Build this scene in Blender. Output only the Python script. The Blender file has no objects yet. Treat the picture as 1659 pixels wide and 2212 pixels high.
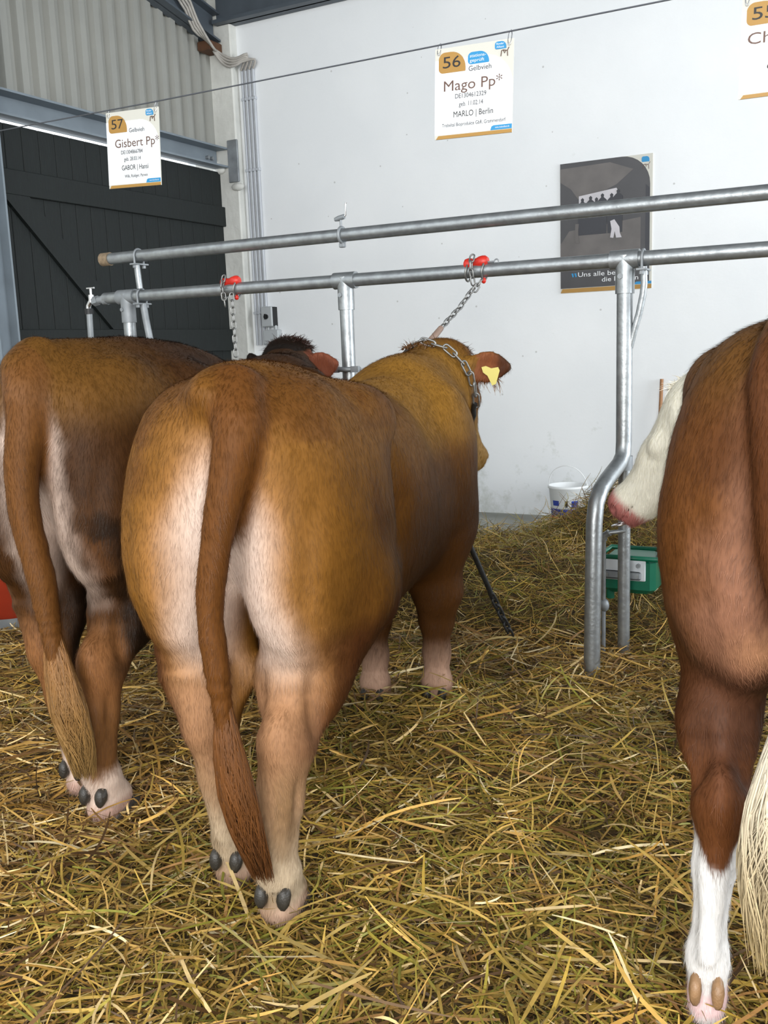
import bpy, math, random
import numpy as np
from mathutils import Matrix, Vector
from math import sin, cos, radians, pi, sqrt

scene = bpy.context.scene
COL = scene.collection
rng = np.random.default_rng(7)
random.seed(7)

# ------------------------------------------------------------------ camera
CAM_F, CAM_YAW, CAM_PITCH, CAM_ROLL, CAM_H = 2060.0, radians(28.3), radians(9.8), radians(2.1), 1.40
fw = Vector((-sin(CAM_YAW) * cos(CAM_PITCH), cos(CAM_YAW) * cos(CAM_PITCH), -sin(CAM_PITCH)))
r0 = Vector((cos(CAM_YAW), sin(CAM_YAW), 0)); u0 = r0.cross(fw)
cr = r0 * cos(CAM_ROLL) - u0 * sin(CAM_ROLL); cu = u0 * cos(CAM_ROLL) + r0 * sin(CAM_ROLL)
cam_d = bpy.data.cameras.new('camera'); cam = bpy.data.objects.new('camera', cam_d); COL.objects.link(cam)
cam_d.sensor_fit = 'HORIZONTAL'; cam_d.sensor_width = 36.0; cam_d.lens = CAM_F / 1659.0 * 36.0
m = Matrix.Identity(4)
for i, a in enumerate((cr, cu, -fw)):
    for j in range(3): m[j][i] = a[j]
m.translation = (0, 0, CAM_H); cam.matrix_world = m
scene.camera = cam

# ------------------------------------------------------------------ light
scene.view_settings.view_transform = 'Standard'; scene.view_settings.look = 'None'
scene.view_settings.gamma = 1.0; scene.view_settings.use_curve_mapping = False
scene.view_settings.exposure = 0.50
world = bpy.data.worlds.new('overcast_sky'); scene.world = world; world.use_nodes = True
bg = world.node_tree.nodes['Background']; bg.inputs[0].default_value = (0.90, 0.955, 1.0, 1); bg.inputs[1].default_value = 1.55

def area(name, loc, target, sx, sy, power, color):
    d = bpy.data.lights.new(name, 'AREA'); d.shape = 'RECTANGLE'; d.size = sx; d.size_y = sy; d.energy = power; d.color = color
    o = bpy.data.objects.new(name, d); COL.objects.link(o); o.location = loc
    o.rotation_euler = (Vector(target) - Vector(loc)).to_track_quat('-Z', 'Y').to_euler()
    return o
area('added_front_light', (0.6, -2.6, 2.7), (-1.8, 3.2, 1.0), 5.0, 2.6, 270, (1.0, 0.97, 0.92))  # added frontal lamp behind the camera, standing in for flash
area('added_alley_side_light', (5.6, 5.8, 2.4), (-2.5, 6.2, 1.4), 3.0, 3.4, 260, (0.90, 0.95, 1.0))  # added side lamp in the alley, there to brighten the back wall

# ------------------------------------------------------------------ helpers
def lin(r, g, b):
    return tuple(((c / 255.0) / 12.92 if c / 255.0 <= 0.04045 else ((c / 255.0 + 0.055) / 1.055) ** 2.4) for c in (r, g, b))

class MB:
    def __init__(s): s.v = []; s.f = []; s.sm = []
    def add(s, vs, fs, smooth=False):
        o = len(s.v); s.v += [tuple(v) for v in vs]; s.f += [tuple(i + o for i in f) for f in fs]; s.sm += [smooth] * len(fs)
        return s
    def box(s, x0, x1, y0, y1, z0, z1, b=0.0):
        if b <= 0:
            vs = [(x, y, z) for z in (z0, z1) for y in (y0, y1) for x in (x0, x1)]
            return s.add(vs, [(0, 2, 3, 1), (4, 5, 7, 6), (0, 1, 5, 4), (2, 6, 7, 3), (0, 4, 6, 2), (1, 3, 7, 5)])
        def ring(z, i):
            a0, a1, c0, c1 = x0 + i, x1 - i, y0 + i, y1 - i
            q = b
            return [(a0 + q, c0, z), (a1 - q, c0, z), (a1, c0 + q, z), (a1, c1 - q, z), (a1 - q, c1, z), (a0 + q, c1, z), (a0, c1 - q, z), (a0, c0 + q, z)]
        vs = ring(z0, b) + ring(z0 + b, 0) + ring(z1 - b, 0) + ring(z1, b)
        fs = [tuple(range(7, -1, -1)), tuple(range(24, 32))]
        for k in range(3):
            for i in range(8): j = (i + 1) % 8; fs.append((k * 8 + i, k * 8 + j, k * 8 + 8 + j, k * 8 + 8 + i))
        return s.add(vs, fs)
    def tube(s, pts, r, n=12, cap=True, closed=False, smooth=True):
        P = [Vector(p) for p in pts]; N = len(P)
        rr = r if isinstance(r, (list, tuple)) else [r] * N
        T = []
        for i in range(N):
            a = P[(i - 1) % N] if (closed or i > 0) else P[i]; c = P[(i + 1) % N] if (closed or i < N - 1) else P[i]
            T.append((c - a).normalized())
        up = Vector((0, 0, 1)) if abs(T[0].z) < 0.9 else Vector((1, 0, 0))
        nrm = (up - T[0] * up.dot(T[0])).normalized(); vs = []
        for i in range(N):
            nrm = (nrm - T[i] * nrm.dot(T[i])).normalized(); bn = T[i].cross(nrm)
            for k in range(n):
                a = 2 * pi * k / n; vs.append(P[i] + (nrm * cos(a) + bn * sin(a)) * rr[i])
        fs = []
        for i in range(N if closed else N - 1):
            j = (i + 1) % N
            for k in range(n): q = (k + 1) % n; fs.append((i * n + k, i * n + q, j * n + q, j * n + k))
        s.add(vs, fs, smooth)
        if cap and not closed:
            s.add([vs[k] for k in range(n)], [tuple(range(n - 1, -1, -1))]); s.add([vs[(N - 1) * n + k] for k in range(n)], [tuple(range(n))])
        return s
    def lathe(s, prof, c=(0, 0, 0), n=32, smooth=True):
        vs = [(c[0] + r * cos(2 * pi * k / n), c[1] + r * sin(2 * pi * k / n), c[2] + z) for r, z in prof for k in range(n)]
        fs = [(i * n + k, i * n + (k + 1) % n, (i + 1) * n + (k + 1) % n, (i + 1) * n + k) for i in range(len(prof) - 1) for k in range(n)]
        return s.add(vs, fs, smooth)
    def prism(s, pts, a0, a1, axis='y'):
        """polygon of (u, w) pairs extruded along an axis"""
        def P(u, w, a): return {'y': (u, a, w), 'x': (a, u, w), 'z': (u, w, a)}[axis]
        n = len(pts)
        s.add([P(u, w, a0) for u, w in pts] + [P(u, w, a1) for u, w in pts],
              [tuple(range(n)), tuple(range(2 * n - 1, n - 1, -1))] + [(i, i + n, (i + 1) % n + n, (i + 1) % n) for i in range(n)])
        return s
    def sphere(s, c, r, n=12, m_=8):
        rx, ry, rz = r if isinstance(r, (tuple, list)) else (r, r, r)
        vs = []
        for i in range(m_ + 1):
            t = pi * i / m_
            for k in range(n): a = 2 * pi * k / n; vs.append((c[0] + rx * sin(t) * cos(a), c[1] + ry * sin(t) * sin(a), c[2] + rz * cos(t)))
        fs = [(i * n + k, (i + 1) * n + k, (i + 1) * n + (k + 1) % n, i * n + (k + 1) % n) for i in range(m_) for k in range(n)]
        return s.add(vs, fs, True)
    def mesh(s, name):
        me = bpy.data.meshes.new(name); me.from_pydata(s.v, [], s.f)
        me.polygons.foreach_set('use_smooth', s.sm); me.update(); return me
    def build(s, name, mat, parent=None):
        me = s.mesh(name); me.materials.append(mat)
        return link(name, me, parent)

def link(name, data, parent=None, loc=None, rot=None):
    o = bpy.data.objects.new(name, data); COL.objects.link(o)
    if parent is not None: o.parent = parent
    if loc is not None: o.location = loc
    if rot is not None: o.rotation_euler = rot
    return o

def thing(name, label, cat, loc=(0, 0, 0), rot=(0, 0, 0), group=None):
    o = bpy.data.objects.new(name, None); COL.objects.link(o); o.location = loc; o.rotation_euler = rot
    o.empty_display_size = 0.05
    return tag(o, label, cat, group)

def tag(o, label, cat, group=None):
    o['label'] = label; o['category'] = cat
    if group: o['group'] = group
    return o

def struct(o, label=None, cat=None):
    o['kind'] = 'structure'
    if label: o['label'] = label
    if cat: o['category'] = cat
    return o

def np_mesh(name, V, Fq, colors=None, smooth=True):
    """fast mesh from arrays; Fq is (n, 3) or (n, 4)"""
    me = bpy.data.meshes.new(name); n, k = Fq.shape
    me.vertices.add(len(V)); me.vertices.foreach_set('co', np.ascontiguousarray(V, dtype=np.float32).ravel())
    me.loops.add(n * k); me.loops.foreach_set('vertex_index', np.ascontiguousarray(Fq, dtype=np.int32).ravel())
    me.polygons.add(n); me.polygons.foreach_set('loop_start', np.arange(0, n * k, k, dtype=np.int32))
    me.polygons.foreach_set('loop_total', np.full(n, k, dtype=np.int32))
    me.polygons.foreach_set('use_smooth', np.full(n, smooth, dtype=bool))
    me.update(calc_edges=True)
    if colors is not None:
        at = me.color_attributes.new('tint', 'FLOAT_COLOR', 'POINT')
        c4 = np.ones((len(V), 4), dtype=np.float32); c4[:, :3] = colors
        at.data.foreach_set('color', c4.ravel())
    return me

# ------------------------------------------------------------------ materials
def new_mat(name):
    M = bpy.data.materials.new(name); M.use_nodes = True
    nt = M.node_tree; return M, nt, nt.nodes['Principled BSDF']

def mat(name, color, rough=0.6, metal=0.0, var=0.0, scale=8.0, bump=0.0, bscale=40.0, stretch=(1, 1, 1), var2=None, spec=0.5, detail=4):
    M, nt, P = new_mat(name)
    P.inputs['Roughness'].default_value = rough; P.inputs['Metallic'].default_value = metal
    P.inputs['Specular IOR Level'].default_value = spec
    tc = nt.nodes.new('ShaderNodeTexCoord'); mp = nt.nodes.new('ShaderNodeMapping'); mp.inputs['Scale'].default_value = stretch
    nt.links.new(tc.outputs['Object'], mp.inputs['Vector'])
    if var > 0 or var2:
        nz = nt.nodes.new('ShaderNodeTexNoise'); nz.inputs['Scale'].default_value = scale; nz.inputs['Detail'].default_value = detail
        nt.links.new(mp.outputs[0], nz.inputs['Vector'])
        rp = nt.nodes.new('ShaderNodeValToRGB'); rp.color_ramp.elements[0].position = 0.3; rp.color_ramp.elements[1].position = 0.7
        c2 = var2 if var2 else tuple(c * (1 - var) for c in color)
        rp.color_ramp.elements[0].color = (*c2, 1); rp.color_ramp.elements[1].color = (*color, 1)
        nt.links.new(nz.outputs[0], rp.inputs[0]); nt.links.new(rp.outputs[0], P.inputs['Base Color'])
    else:
        P.inputs['Base Color'].default_value = (*color, 1)
    if bump > 0:
        nb = nt.nodes.new('ShaderNodeTexNoise'); nb.inputs['Scale'].default_value = bscale; nb.inputs['Detail'].default_value = 3
        nt.links.new(mp.outputs[0], nb.inputs['Vector'])
        bp = nt.nodes.new('ShaderNodeBump'); bp.inputs['Strength'].default_value = bump; bp.inputs['Distance'].default_value = 0.01
        nt.links.new(nb.outputs[0], bp.inputs['Height']); nt.links.new(bp.outputs[0], P.inputs['Normal'])
    return M

def tint_mat(name, rough, noise_scale=(60, 60, 60), noise_amt=0.2, bump=0.0, spec=0.4, sheen=0.0, bdist=0.004):
    """colour from the mesh's own coat/straw tint, broken up by fine grain"""
    M, nt, P = new_mat(name)
    P.inputs['Roughness'].default_value = rough; P.inputs['Specular IOR Level'].default_value = spec
    if sheen: P.inputs['Sheen Weight'].default_value = sheen; P.inputs['Sheen Roughness'].default_value = 0.5
    at = nt.nodes.new('ShaderNodeAttribute'); at.attribute_name = 'tint'
    tc = nt.nodes.new('ShaderNodeTexCoord'); mp = nt.nodes.new('ShaderNodeMapping'); mp.inputs['Scale'].default_value = noise_scale
    nt.links.new(tc.outputs['Object'], mp.inputs['Vector'])
    nz = nt.nodes.new('ShaderNodeTexNoise'); nz.inputs['Scale'].default_value = 1.0; nz.inputs['Detail'].default_value = 4
    nt.links.new(mp.outputs[0], nz.inputs['Vector'])
    mr = nt.nodes.new('ShaderNodeMapRange'); mr.inputs['From Min'].default_value = 0.25; mr.inputs['From Max'].default_value = 0.75
    mr.inputs['To Min'].default_value = 1 - noise_amt; mr.inputs['To Max'].default_value = 1 + noise_amt
    nt.links.new(nz.outputs[0], mr.inputs['Value'])
    vm = nt.nodes.new('ShaderNodeVectorMath'); vm.operation = 'SCALE'
    nt.links.new(at.outputs['Color'], vm.inputs[0]); nt.links.new(mr.outputs[0], vm.inputs['Scale'])
    nt.links.new(vm.outputs[0], P.inputs['Base Color'])
    if bump:
        bp = nt.nodes.new('ShaderNodeBump'); bp.inputs['Strength'].default_value = bump; bp.inputs['Distance'].default_value = bdist
        nt.links.new(nz.outputs[0], bp.inputs['Height']); nt.links.new(bp.outputs[0], P.inputs['Normal'])
    return M

def wall_material():
    M, nt, P = new_mat('whitewash')
    P.inputs['Roughness'].default_value = 0.85
    N = nt.nodes.new; L = nt.links.new
    geo = N('ShaderNodeNewGeometry'); sep = N('ShaderNodeSeparateXYZ'); L(geo.outputs['Position'], sep.inputs[0])
    nz = N('ShaderNodeTexNoise'); nz.inputs['Scale'].default_value = 1.3; nz.inputs['Detail'].default_value = 5; L(geo.outputs['Position'], nz.inputs['Vector'])
    r1 = N('ShaderNodeValToRGB'); r1.color_ramp.elements[0].position = 0.35; r1.color_ramp.elements[1].position = 0.65
    r1.color_ramp.elements[0].color = (0.80, 0.82, 0.835, 1); r1.color_ramp.elements[1].color = (0.85, 0.865, 0.875, 1); L(nz.outputs[0], r1.inputs[0])
    # splashed dirt with its own ragged shape on the lowest metre
    nd = N('ShaderNodeTexNoise'); nd.inputs['Scale'].default_value = 6; nd.inputs['Detail'].default_value = 8; nd.inputs['Roughness'].default_value = 0.7
    L(geo.outputs['Position'], nd.inputs['Vector'])
    mz = N('ShaderNodeMapRange'); mz.inputs['From Min'].default_value = 0.0; mz.inputs['From Max'].default_value = 1.0
    mz.inputs['To Min'].default_value = 0.22; mz.inputs['To Max'].default_value = 0.0; L(sep.outputs['Z'], mz.inputs['Value'])
    ad = N('ShaderNodeMath'); ad.operation = 'ADD'; L(nd.outputs[0], ad.inputs[0]); L(mz.outputs[0], ad.inputs[1])
    rd = N('ShaderNodeValToRGB'); rd.color_ramp.elements[0].position = 0.68; rd.color_ramp.elements[1].position = 0.98
    L(ad.outputs[0], rd.inputs[0])
    mx = N('ShaderNodeMix'); mx.data_type = 'RGBA'; mx.inputs['B'].default_value = (0.48, 0.50, 0.44, 1)
    L(rd.outputs[0], mx.inputs['Factor']); L(r1.outputs[0], mx.inputs['A'])
    # sparse dark specks
    vo = N('ShaderNodeTexVoronoi'); vo.inputs['Scale'].default_value = 5.5; L(geo.outputs['Position'], vo.inputs['Vector'])
    vs_ = N('ShaderNodeMath'); vs_.operation = 'LESS_THAN'; vs_.inputs[1].default_value = 0.045; L(vo.outputs['Distance'], vs_.inputs[0])
    m2 = N('ShaderNodeMix'); m2.data_type = 'RGBA'; m2.inputs['B'].default_value = (0.35, 0.34, 0.32, 1)
    mm = N('ShaderNodeMath'); mm.operation = 'MULTIPLY'; mm.inputs[1].default_value = 0.5; L(vs_.outputs[0], mm.inputs[0])
    L(mm.outputs[0], m2.inputs['Factor']); L(mx.outputs['Result'], m2.inputs['A'])
    L(m2.outputs['Result'], P.inputs['Base Color'])
    bp = N('ShaderNodeBump'); bp.inputs['Strength'].default_value = 0.25; bp.inputs['Distance'].default_value = 0.01
    L(nd.outputs[0], bp.inputs['Height']); L(bp.outputs[0], P.inputs['Normal'])
    return M

M_wall = wall_material()
M_conc = mat('concrete', lin(158, 158, 150), 0.85, var=0.25, scale=3, bump=0.3, bscale=60)
M_galv = mat('galvanised_steel', (0.37, 0.39, 0.40), 0.40, 0.8, var=0.30, scale=22, bump=0.12, bscale=60)
M_galv2 = mat('dull_galvanised_steel', (0.30, 0.32, 0.335), 0.55, 0.45, var=0.3, scale=14)
M_chrome = mat('bright_metal', (0.75, 0.75, 0.76), 0.2, 0.95)
M_rust = mat('rusty_cap', lin(150, 130, 105), 0.7, 0.2, var=0.4, scale=60)
M_steelgrey = mat('grey_painted_steel', lin(128, 138, 146), 0.5, 0.2, var=0.18, scale=5)
M_beamdark = mat('dark_grey_steel', lin(84, 92, 100), 0.5, 0.2, var=0.2, scale=6)
M_corr = mat('corrugated_sheet_paint', lin(152, 152, 146), 0.55, 0.1, var=0.10, scale=3)
M_roof = mat('roof_sheet', lin(120, 124, 128), 0.6, 0.1, var=0.2, scale=2)
M_green = mat('dark_green_wood', lin(12, 21, 20), 0.7, var=0.35, scale=7, bump=0.25, bscale=16, stretch=(1, 6, 1))
M_wood = mat('raw_wood', lin(168, 122, 84), 0.7, var=0.3, scale=20, stretch=(1, 1, 0.1))
M_darkwood = mat('dark_wood', lin(92, 60, 38), 0.8, var=0.3, scale=20)
M_plaster = mat('column_whitewash', lin(214, 214, 208), 0.9, var=0.18, scale=5, bump=0.5, bscale=22)
M_conduit = mat('grey_plastic_conduit', lin(186, 190, 196), 0.5, var=0.08, scale=9)
M_cable = mat('pale_cable', lin(170, 165, 158), 0.6, var=0.2, scale=20)
M_box = mat('grey_switch_box_plastic', lin(176, 180, 182), 0.5, var=0.06, scale=9)
M_black = mat('black_plastic', lin(20, 20, 22), 0.5)
M_wire = mat('wire', lin(95, 98, 104), 0.4, 0.6)
M_sign = mat('cream_card', lin(202, 200, 190), 0.45, var=0.02, scale=3)
M_signw = mat('white_print', lin(226, 228, 230), 0.4, var=0.01, scale=3)
M_gold = mat('ochre_print', lin(168, 126, 54), 0.45, var=0.05, scale=12)
M_blue = mat('blue_print', lin(30, 136, 190), 0.45, var=0.04, scale=12)
M_ink = mat('dark_ink', lin(26, 22, 20), 0.5)
M_brownink = mat('brown_ink', lin(96, 68, 56), 0.5)
M_greyink = mat('grey_ink', lin(46, 46, 52), 0.5)
M_red = mat('red_plastic', lin(205, 44, 30), 0.4, var=0.25, scale=30)
M_chain = mat('chain_steel', (0.30, 0.30, 0.29), 0.42, 0.8, var=0.35, scale=80)
M_chaindark = mat('dirty_chain_steel', (0.045, 0.045, 0.045), 0.5, 0.6, var=0.4, scale=60)
M_sleeve = mat('worn_leather_sleeve', lin(146, 122, 108), 0.6, var=0.25, scale=30)
M_poster = mat('dark_poster_print', lin(66, 64, 66), 0.30, var=0.35, scale=2.6)
M_posterlite = mat('poster_print_grey', lin(104, 98, 95), 0.32, var=0.40, scale=4.5)
M_posterdark = mat('poster_print_black', lin(36, 36, 44), 0.32, var=0.25, scale=5)
M_posterpale = mat('poster_print_pale', lin(196, 192, 196), 0.35, var=0.15, scale=9)
M_bucket = mat('bucket_plastic', lin(232, 234, 234), 0.4, var=0.03, scale=7)
M_bucketblue = mat('bucket_label_blue', lin(40, 62, 150), 0.4)
M_bucketred = mat('bucket_label_red', lin(190, 40, 40), 0.4)
M_trough = mat('green_enamel', lin(0, 96, 70), 0.35, var=0.15, scale=10)
M_plate = mat('white_metal_plate', lin(205, 210, 214), 0.4, 0.1, var=0.06, scale=12)
M_redtub = mat('red_tub_plastic', lin(176, 60, 36), 0.5, var=0.15, scale=8)
M_tag = mat('yellow_ear_tag', lin(200, 186, 92), 0.45, var=0.06, scale=30)
M_eye = mat('dark_eye', (0.008, 0.006, 0.005), 0.08)
M_coat = tint_mat('bull_coat', 0.60, (240, 240, 26), 0.09, bump=0.25, spec=0.14, bdist=0.003)
M_fur = tint_mat('bull_fur', 0.55, (20, 20, 20), 0.08, spec=0.16)
M_hoof = mat('dark_hoof_horn', lin(52, 48, 42), 0.45, var=0.3, scale=60, bump=0.2, bscale=200)
M_hoofpale = mat('pale_hoof_horn', lin(150, 116, 82), 0.45, var=0.3, scale=60, bump=0.2, bscale=200)
M_hair = tint_mat('tail_hair', 0.5, (30, 30, 8), 0.18, spec=0.4)
M_straw = tint_mat('straw', 0.55, (40, 40, 40), 0.18, spec=0.35)
M_bed = mat('trampled_straw_bed', lin(104, 84, 42), 0.9, var2=lin(52, 40, 22), scale=30, bump=1.0, bscale=70)  # dark base colour stands in for shade in the gaps between strands

# ------------------------------------------------------------------ noise (numpy)
_lat = np.random.default_rng(3).random((64, 64, 64)).astype(np.float32)
def noise3(p, s):
    q = np.asarray(p, dtype=np.float64) * s + 100.0; i = np.floor(q).astype(int); f = q - i; f = f * f * (3 - 2 * f)
    def g(a, b, c): return _lat[(i[:, 0] + a) % 64, (i[:, 1] + b) % 64, (i[:, 2] + c) % 64]
    x, y, z = f[:, 0], f[:, 1], f[:, 2]
    return ((g(0,0,0)*(1-x)+g(1,0,0)*x)*(1-y)+(g(0,1,0)*(1-x)+g(1,1,0)*x)*y)*(1-z)+((g(0,0,1)*(1-x)+g(1,0,1)*x)*(1-y)+(g(0,1,1)*(1-x)+g(1,1,1)*x)*y)*z
def fbm(p, s, o=3):
    return sum(noise3(np.asarray(p) + 7.3 * k, s * 2 ** k) * 0.5 ** k for k in range(o)) / sum(0.5 ** k for k in range(o))
def sst(a, b, x):
    t = np.clip((x - a) / (b - a), 0, 1); return t * t * (3 - 2 * t)
def mix(a, b, t):
    return a * (1 - t[:, None]) + np.asarray(b)[None, :] * t[:, None]

# ------------------------------------------------------------------ setting
XL, YB = -5.55, 7.37                                     # door wall plane, back wall plane
struct(MB().box(-7.5, 7, -3.5, 7.6, -0.12, 0.0).build('floor', M_conc), 'grey concrete barn floor under the straw', 'floor')
struct(MB().box(-5.9, 7, YB, YB + 0.24, 0, 4.6).build('wall_back', M_wall), 'whitewashed back wall of the barn with a little dirt', 'wall')
# corner column of rough plaster
col = MB().box(-5.75, -5.27, 7.28, YB + 0.01, 0, 4.5, 0.012)
struct(col.build('trim_1', M_plaster), 'rough whitewashed masonry column in the barn corner', 'column')
# patched plaster on the column: raised ragged lumps
patch = thing('plaster_bracket', 'small lumps of mortar where brackets sit on the corner column', 'mortar', (0, 0, 0))
for z, x in ((3.02, -5.47), (2.86, -5.28), (2.36, -5.44), (2.33, -5.30)):
    MB().sphere((x, 7.275, z), (0.07, 0.035, 0.035), 10, 6).build('mortar_lump', M_plaster, patch)
# corrugated sheet wall above the door
pts = []
y = 2.5
prof = []
per = 0.150
while y < 7.30:
    prof += [(y, 0.0), (y + 0.055, 0.0), (y + 0.072, 0.046), (y + 0.130, 0.046)]
    y += per
mb = MB(); n = len(prof)
vs = [(XL + d, yy, 3.1) for yy, d in prof] + [(XL + d, yy, 5.6) for yy, d in prof]
mb.add(vs, [(i, i + 1, n + i + 1, n + i) for i in range(n - 1)])
vs2 = [(XL + d - 0.012, yy, 3.1) for yy, d in prof] + [(XL + d - 0.012, yy, 5.6) for yy, d in prof]
mb.add(vs2, [(i, n + i, n + i + 1, i + 1) for i in range(n - 1)])
struct(mb.build('wall_left', M_corr), 'grey corrugated sheet wall above the sliding door', 'wall')
# masonry below / beside the door, out of frame to the left
struct(MB().box(XL - 0.2, XL, -3.5, 4.62, 0, 3.1).build('wall_left_lower', M_plaster), 'plain plastered wall beside the sliding door', 'wall')
# roof: sheet rising from the back wall, eave beam, rafter
def roof_z(y): return 4.55 + (YB - y) * 0.197
mb = MB()
mb.add([(-6.4, 7.7, roof_z(7.7)), (7, 7.7, roof_z(7.7)), (7, -2.4, roof_z(-2.4)), (-6.4, -2.4, roof_z(-2.4)),
        (-6.4, 7.7, roof_z(7.7) + 0.05), (7, 7.7, roof_z(7.7) + 0.05), (7, -2.4, roof_z(-2.4) + 0.05), (-6.4, -2.4, roof_z(-2.4) + 0.05)],
       [(0, 3, 2, 1), (4, 5, 6, 7), (0, 1, 5, 4), (1, 2, 6, 5), (2, 3, 7, 6), (3, 0, 4, 7)])
struct(mb.build('ceiling', M_roof), 'sloping grey sheet roof of the barn', 'ceiling')
mb = MB().box(-5.4, 7, 7.20, 7.36, 4.22, 4.25).box(-5.4, 7, 7.27, 7.29, 4.22, 4.48).box(-5.4, 7, 7.20, 7.36, 4.45, 4.48)
struct(mb.build('trim_2', M_beamdark), 'dark steel eave beam along the top of the back wall', 'beam')
def sloped_beam(x, y0, y1, z_off, w, h):
    b = MB()
    for (a0, a1, c0, c1) in ((-w / 2, w / 2, 0, 0.016), (-0.006, 0.006, 0, h), (-w / 2, w / 2, h - 0.016, h)):
        P = []
        for yy in (y0, y1):
            zz = 4.065 + (7.35 - yy) * 0.197 + z_off
            P += [(x + a0, yy, zz + c0), (x + a1, yy, zz + c0), (x + a1, yy, zz + c1), (x + a0, yy, zz + c1)]
        b.add(P, [(0, 1, 2, 3), (7, 6, 5, 4), (0, 4, 5, 1), (1, 5, 6, 2), (2, 6, 7, 3), (3, 7, 4, 0)])
    return b
struct(sloped_beam(-5.44, -2.3, 7.26, 0.0, 0.16, 0.24).build('trim_3', M_beamdark), 'sloping dark steel rafter over the corrugated wall', 'beam')
struct(MB().box(-5.50, -5.36, 7.10, 7.28, 3.99, 4.07, 0.01).build('trim_4', M_darkwood), 'brown wooden packing block under the end of the rafter', 'block')
for k, yy in enumerate((6.1, 4.3, 2.5)):
    zz = 4.065 + (7.35 - yy) * 0.197 + 0.24
    struct(MB().box(-5.4, 7, yy - 0.05, yy + 0.05, zz, zz + 0.15).build('trim_%d' % (5 + k), M_beamdark), 'dark steel purlin carrying the roof sheets', 'beam')
# sliding-door lintel: grey steel channel with end plate and bolts
lint = MB().box(-5.50, -5.36, 3.6, 7.27, 3.03, 3.045).box(-5.50, -5.49, 3.6, 7.27, 3.03, 3.19).box(-5.50, -5.36, 3.6, 7.27, 3.185, 3.20)
lo = struct(lint.build('trim_8', M_steelgrey), 'grey steel channel beam above the green door', 'beam')
MB().box(-5.36, -5.25, 7.255, 7.275, 2.90, 3.26, 0.004).build('end_plate', M_galv2, lo)
for yy in (7.12, 7.18): MB().tube([(-5.49, yy, 3.11), (-5.46, yy, 3.11)], 0.016, 6, smooth=False).build('bolt', M_galv2, lo)
# steel column at the left of the door
hp = MB().box(-5.40, -5.24, 4.46, 4.475, 0, 4.5).box(-5.33, -5.315, 4.475, 4.625, 0, 4.5).box(-5.40, -5.24, 4.625, 4.64, 0, 4.5)
struct(hp.build('trim_9', M_steelgrey), 'grey steel I-section column beside the green door', 'column')

# sliding door: vertical planks, two ledges and a diagonal brace
door = thing('door_1', 'dark green sliding barn door of vertical planks with a diagonal brace', 'door')
door['kind'] = 'structure'
pw = 0.152; y = 4.57; plank_me = None
while y < 7.24:
    if plank_me is None:
        plank_me = MB().box(-0.014, 0.014, 0.002, pw - 0.002, 0, 2.925, 0.003).mesh('plank'); plank_me.materials.append(M_green)
    link('plank', plank_me, door, (-5.485, y, 0.08)); y += pw
MB().box(-5.471, -5.438, 4.57, 7.31, 2.53, 2.70, 0.004).build('ledge', M_green, door)
MB().box(-5.471, -5.438, 4.57, 7.34, 1.42, 1.615, 0.004).build('ledge', M_green, door)
MB().box(-5.471, -5.438, 4.57, 7.31, 0.30, 0.50, 0.004).build('ledge', M_green, door)
br = MB().prism([(4.78, 2.53), (5.02, 2.53), (5.98, 1.615), (5.74, 1.615)], -5.471, -5.438, 'x')
br.build('brace', M_green, door)

# ------------------------------------------------------------------ cables, conduits, switch boxes
cb = thing('cable_bundle', 'pale grey cables draped from the rafter to the conduit tops', 'cables')
for k in range(4):
    o = (k - 1.5) * 0.018
    pts = [(-5.36 + o * .5, 6.2, 4.45 + o), (-5.36 + o, 6.75, 4.32 + o), (-5.36 + o, 6.92, 4.13 + o), (-5.36 + o, 7.10, 4.03 - o), (-5.37, 7.22, 3.97 + o), (-5.30, 7.25, 3.91 + o * 1.4), (-5.21, 7.26, 3.895 + o), (-5.13 + o, 7.28, 3.92 + o), (-5.10 - o * 2, 7.31, 3.90), (-5.15 - o * 2.4, 7.335, 3.84)]
    # smooth
    P = [Vector(p) for p in pts]; S = []
    for i in range(len(P) - 1):
        a, b, c, d = P[max(i - 1, 0)], P[i], P[i + 1], P[min(i + 2, len(P) - 1)]
        for t in (0, .33, .66):
            S.append(0.5 * ((2 * b) + (-a + c) * t + (2 * a - 5 * b + 4 * c - d) * t * t + (-a + 3 * b - 3 * c + d) * t ** 3))
    S.append(P[-1])
    MB().tube(S, 0.011, 8).build('cable', M_cable, cb)
for k, x in enumerate((-5.218, -5.178, -5.138, -5.100)):
    zb = (1.46, 1.46, 1.46, 1.805)[k]
    nm = ('thin conduit pipe nearest the corner column', 'second conduit pipe from the corner column', 'third conduit pipe from the corner column', 'conduit pipe ending at the rotary switch box')[k]
    c = thing('conduit_pipe', 'grey ' + nm, 'pipe', (0, 0, 0), group='conduits on the back wall')
    MB().tube([(x, 7.352, zb), (x, 7.352, 3.86)], 0.0125, 10).build('pipe', M_conduit, c)
    for z in (1.75, 2.35, 3.0, 3.6):
        MB().box(x - 0.018, x + 0.018, 7.335, 7.371, z - 0.012, z + 0.012, 0.003).build('clip', M_conduit, c)
sb = thing('switch_box', 'grey switch box with black rotary knob on the back wall', 'switch box', (-5.050, 7.37, 1.71))
MB().box(-0.068, 0.052, -0.085, 0.0, -0.09, 0.09, 0.008).build('case', M_box, sb)
MB().box(0.044, 0.056, -0.07, 0.0, -0.085, 0.085).build('side_cover', M_black, sb)
MB().tube([(-0.008, -0.083, 0.0), (-0.008, -0.10, 0.0)], 0.022, 12).build('knob', M_black, sb)
MB().box(-0.013, -0.003, -0.115, -0.1, -0.024, 0.024).build('knob_grip', M_black, sb)
jb = thing('junction_box', 'plain grey junction box below the switch box', 'junction box', (-5.036, 7.37, 1.53))
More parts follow.
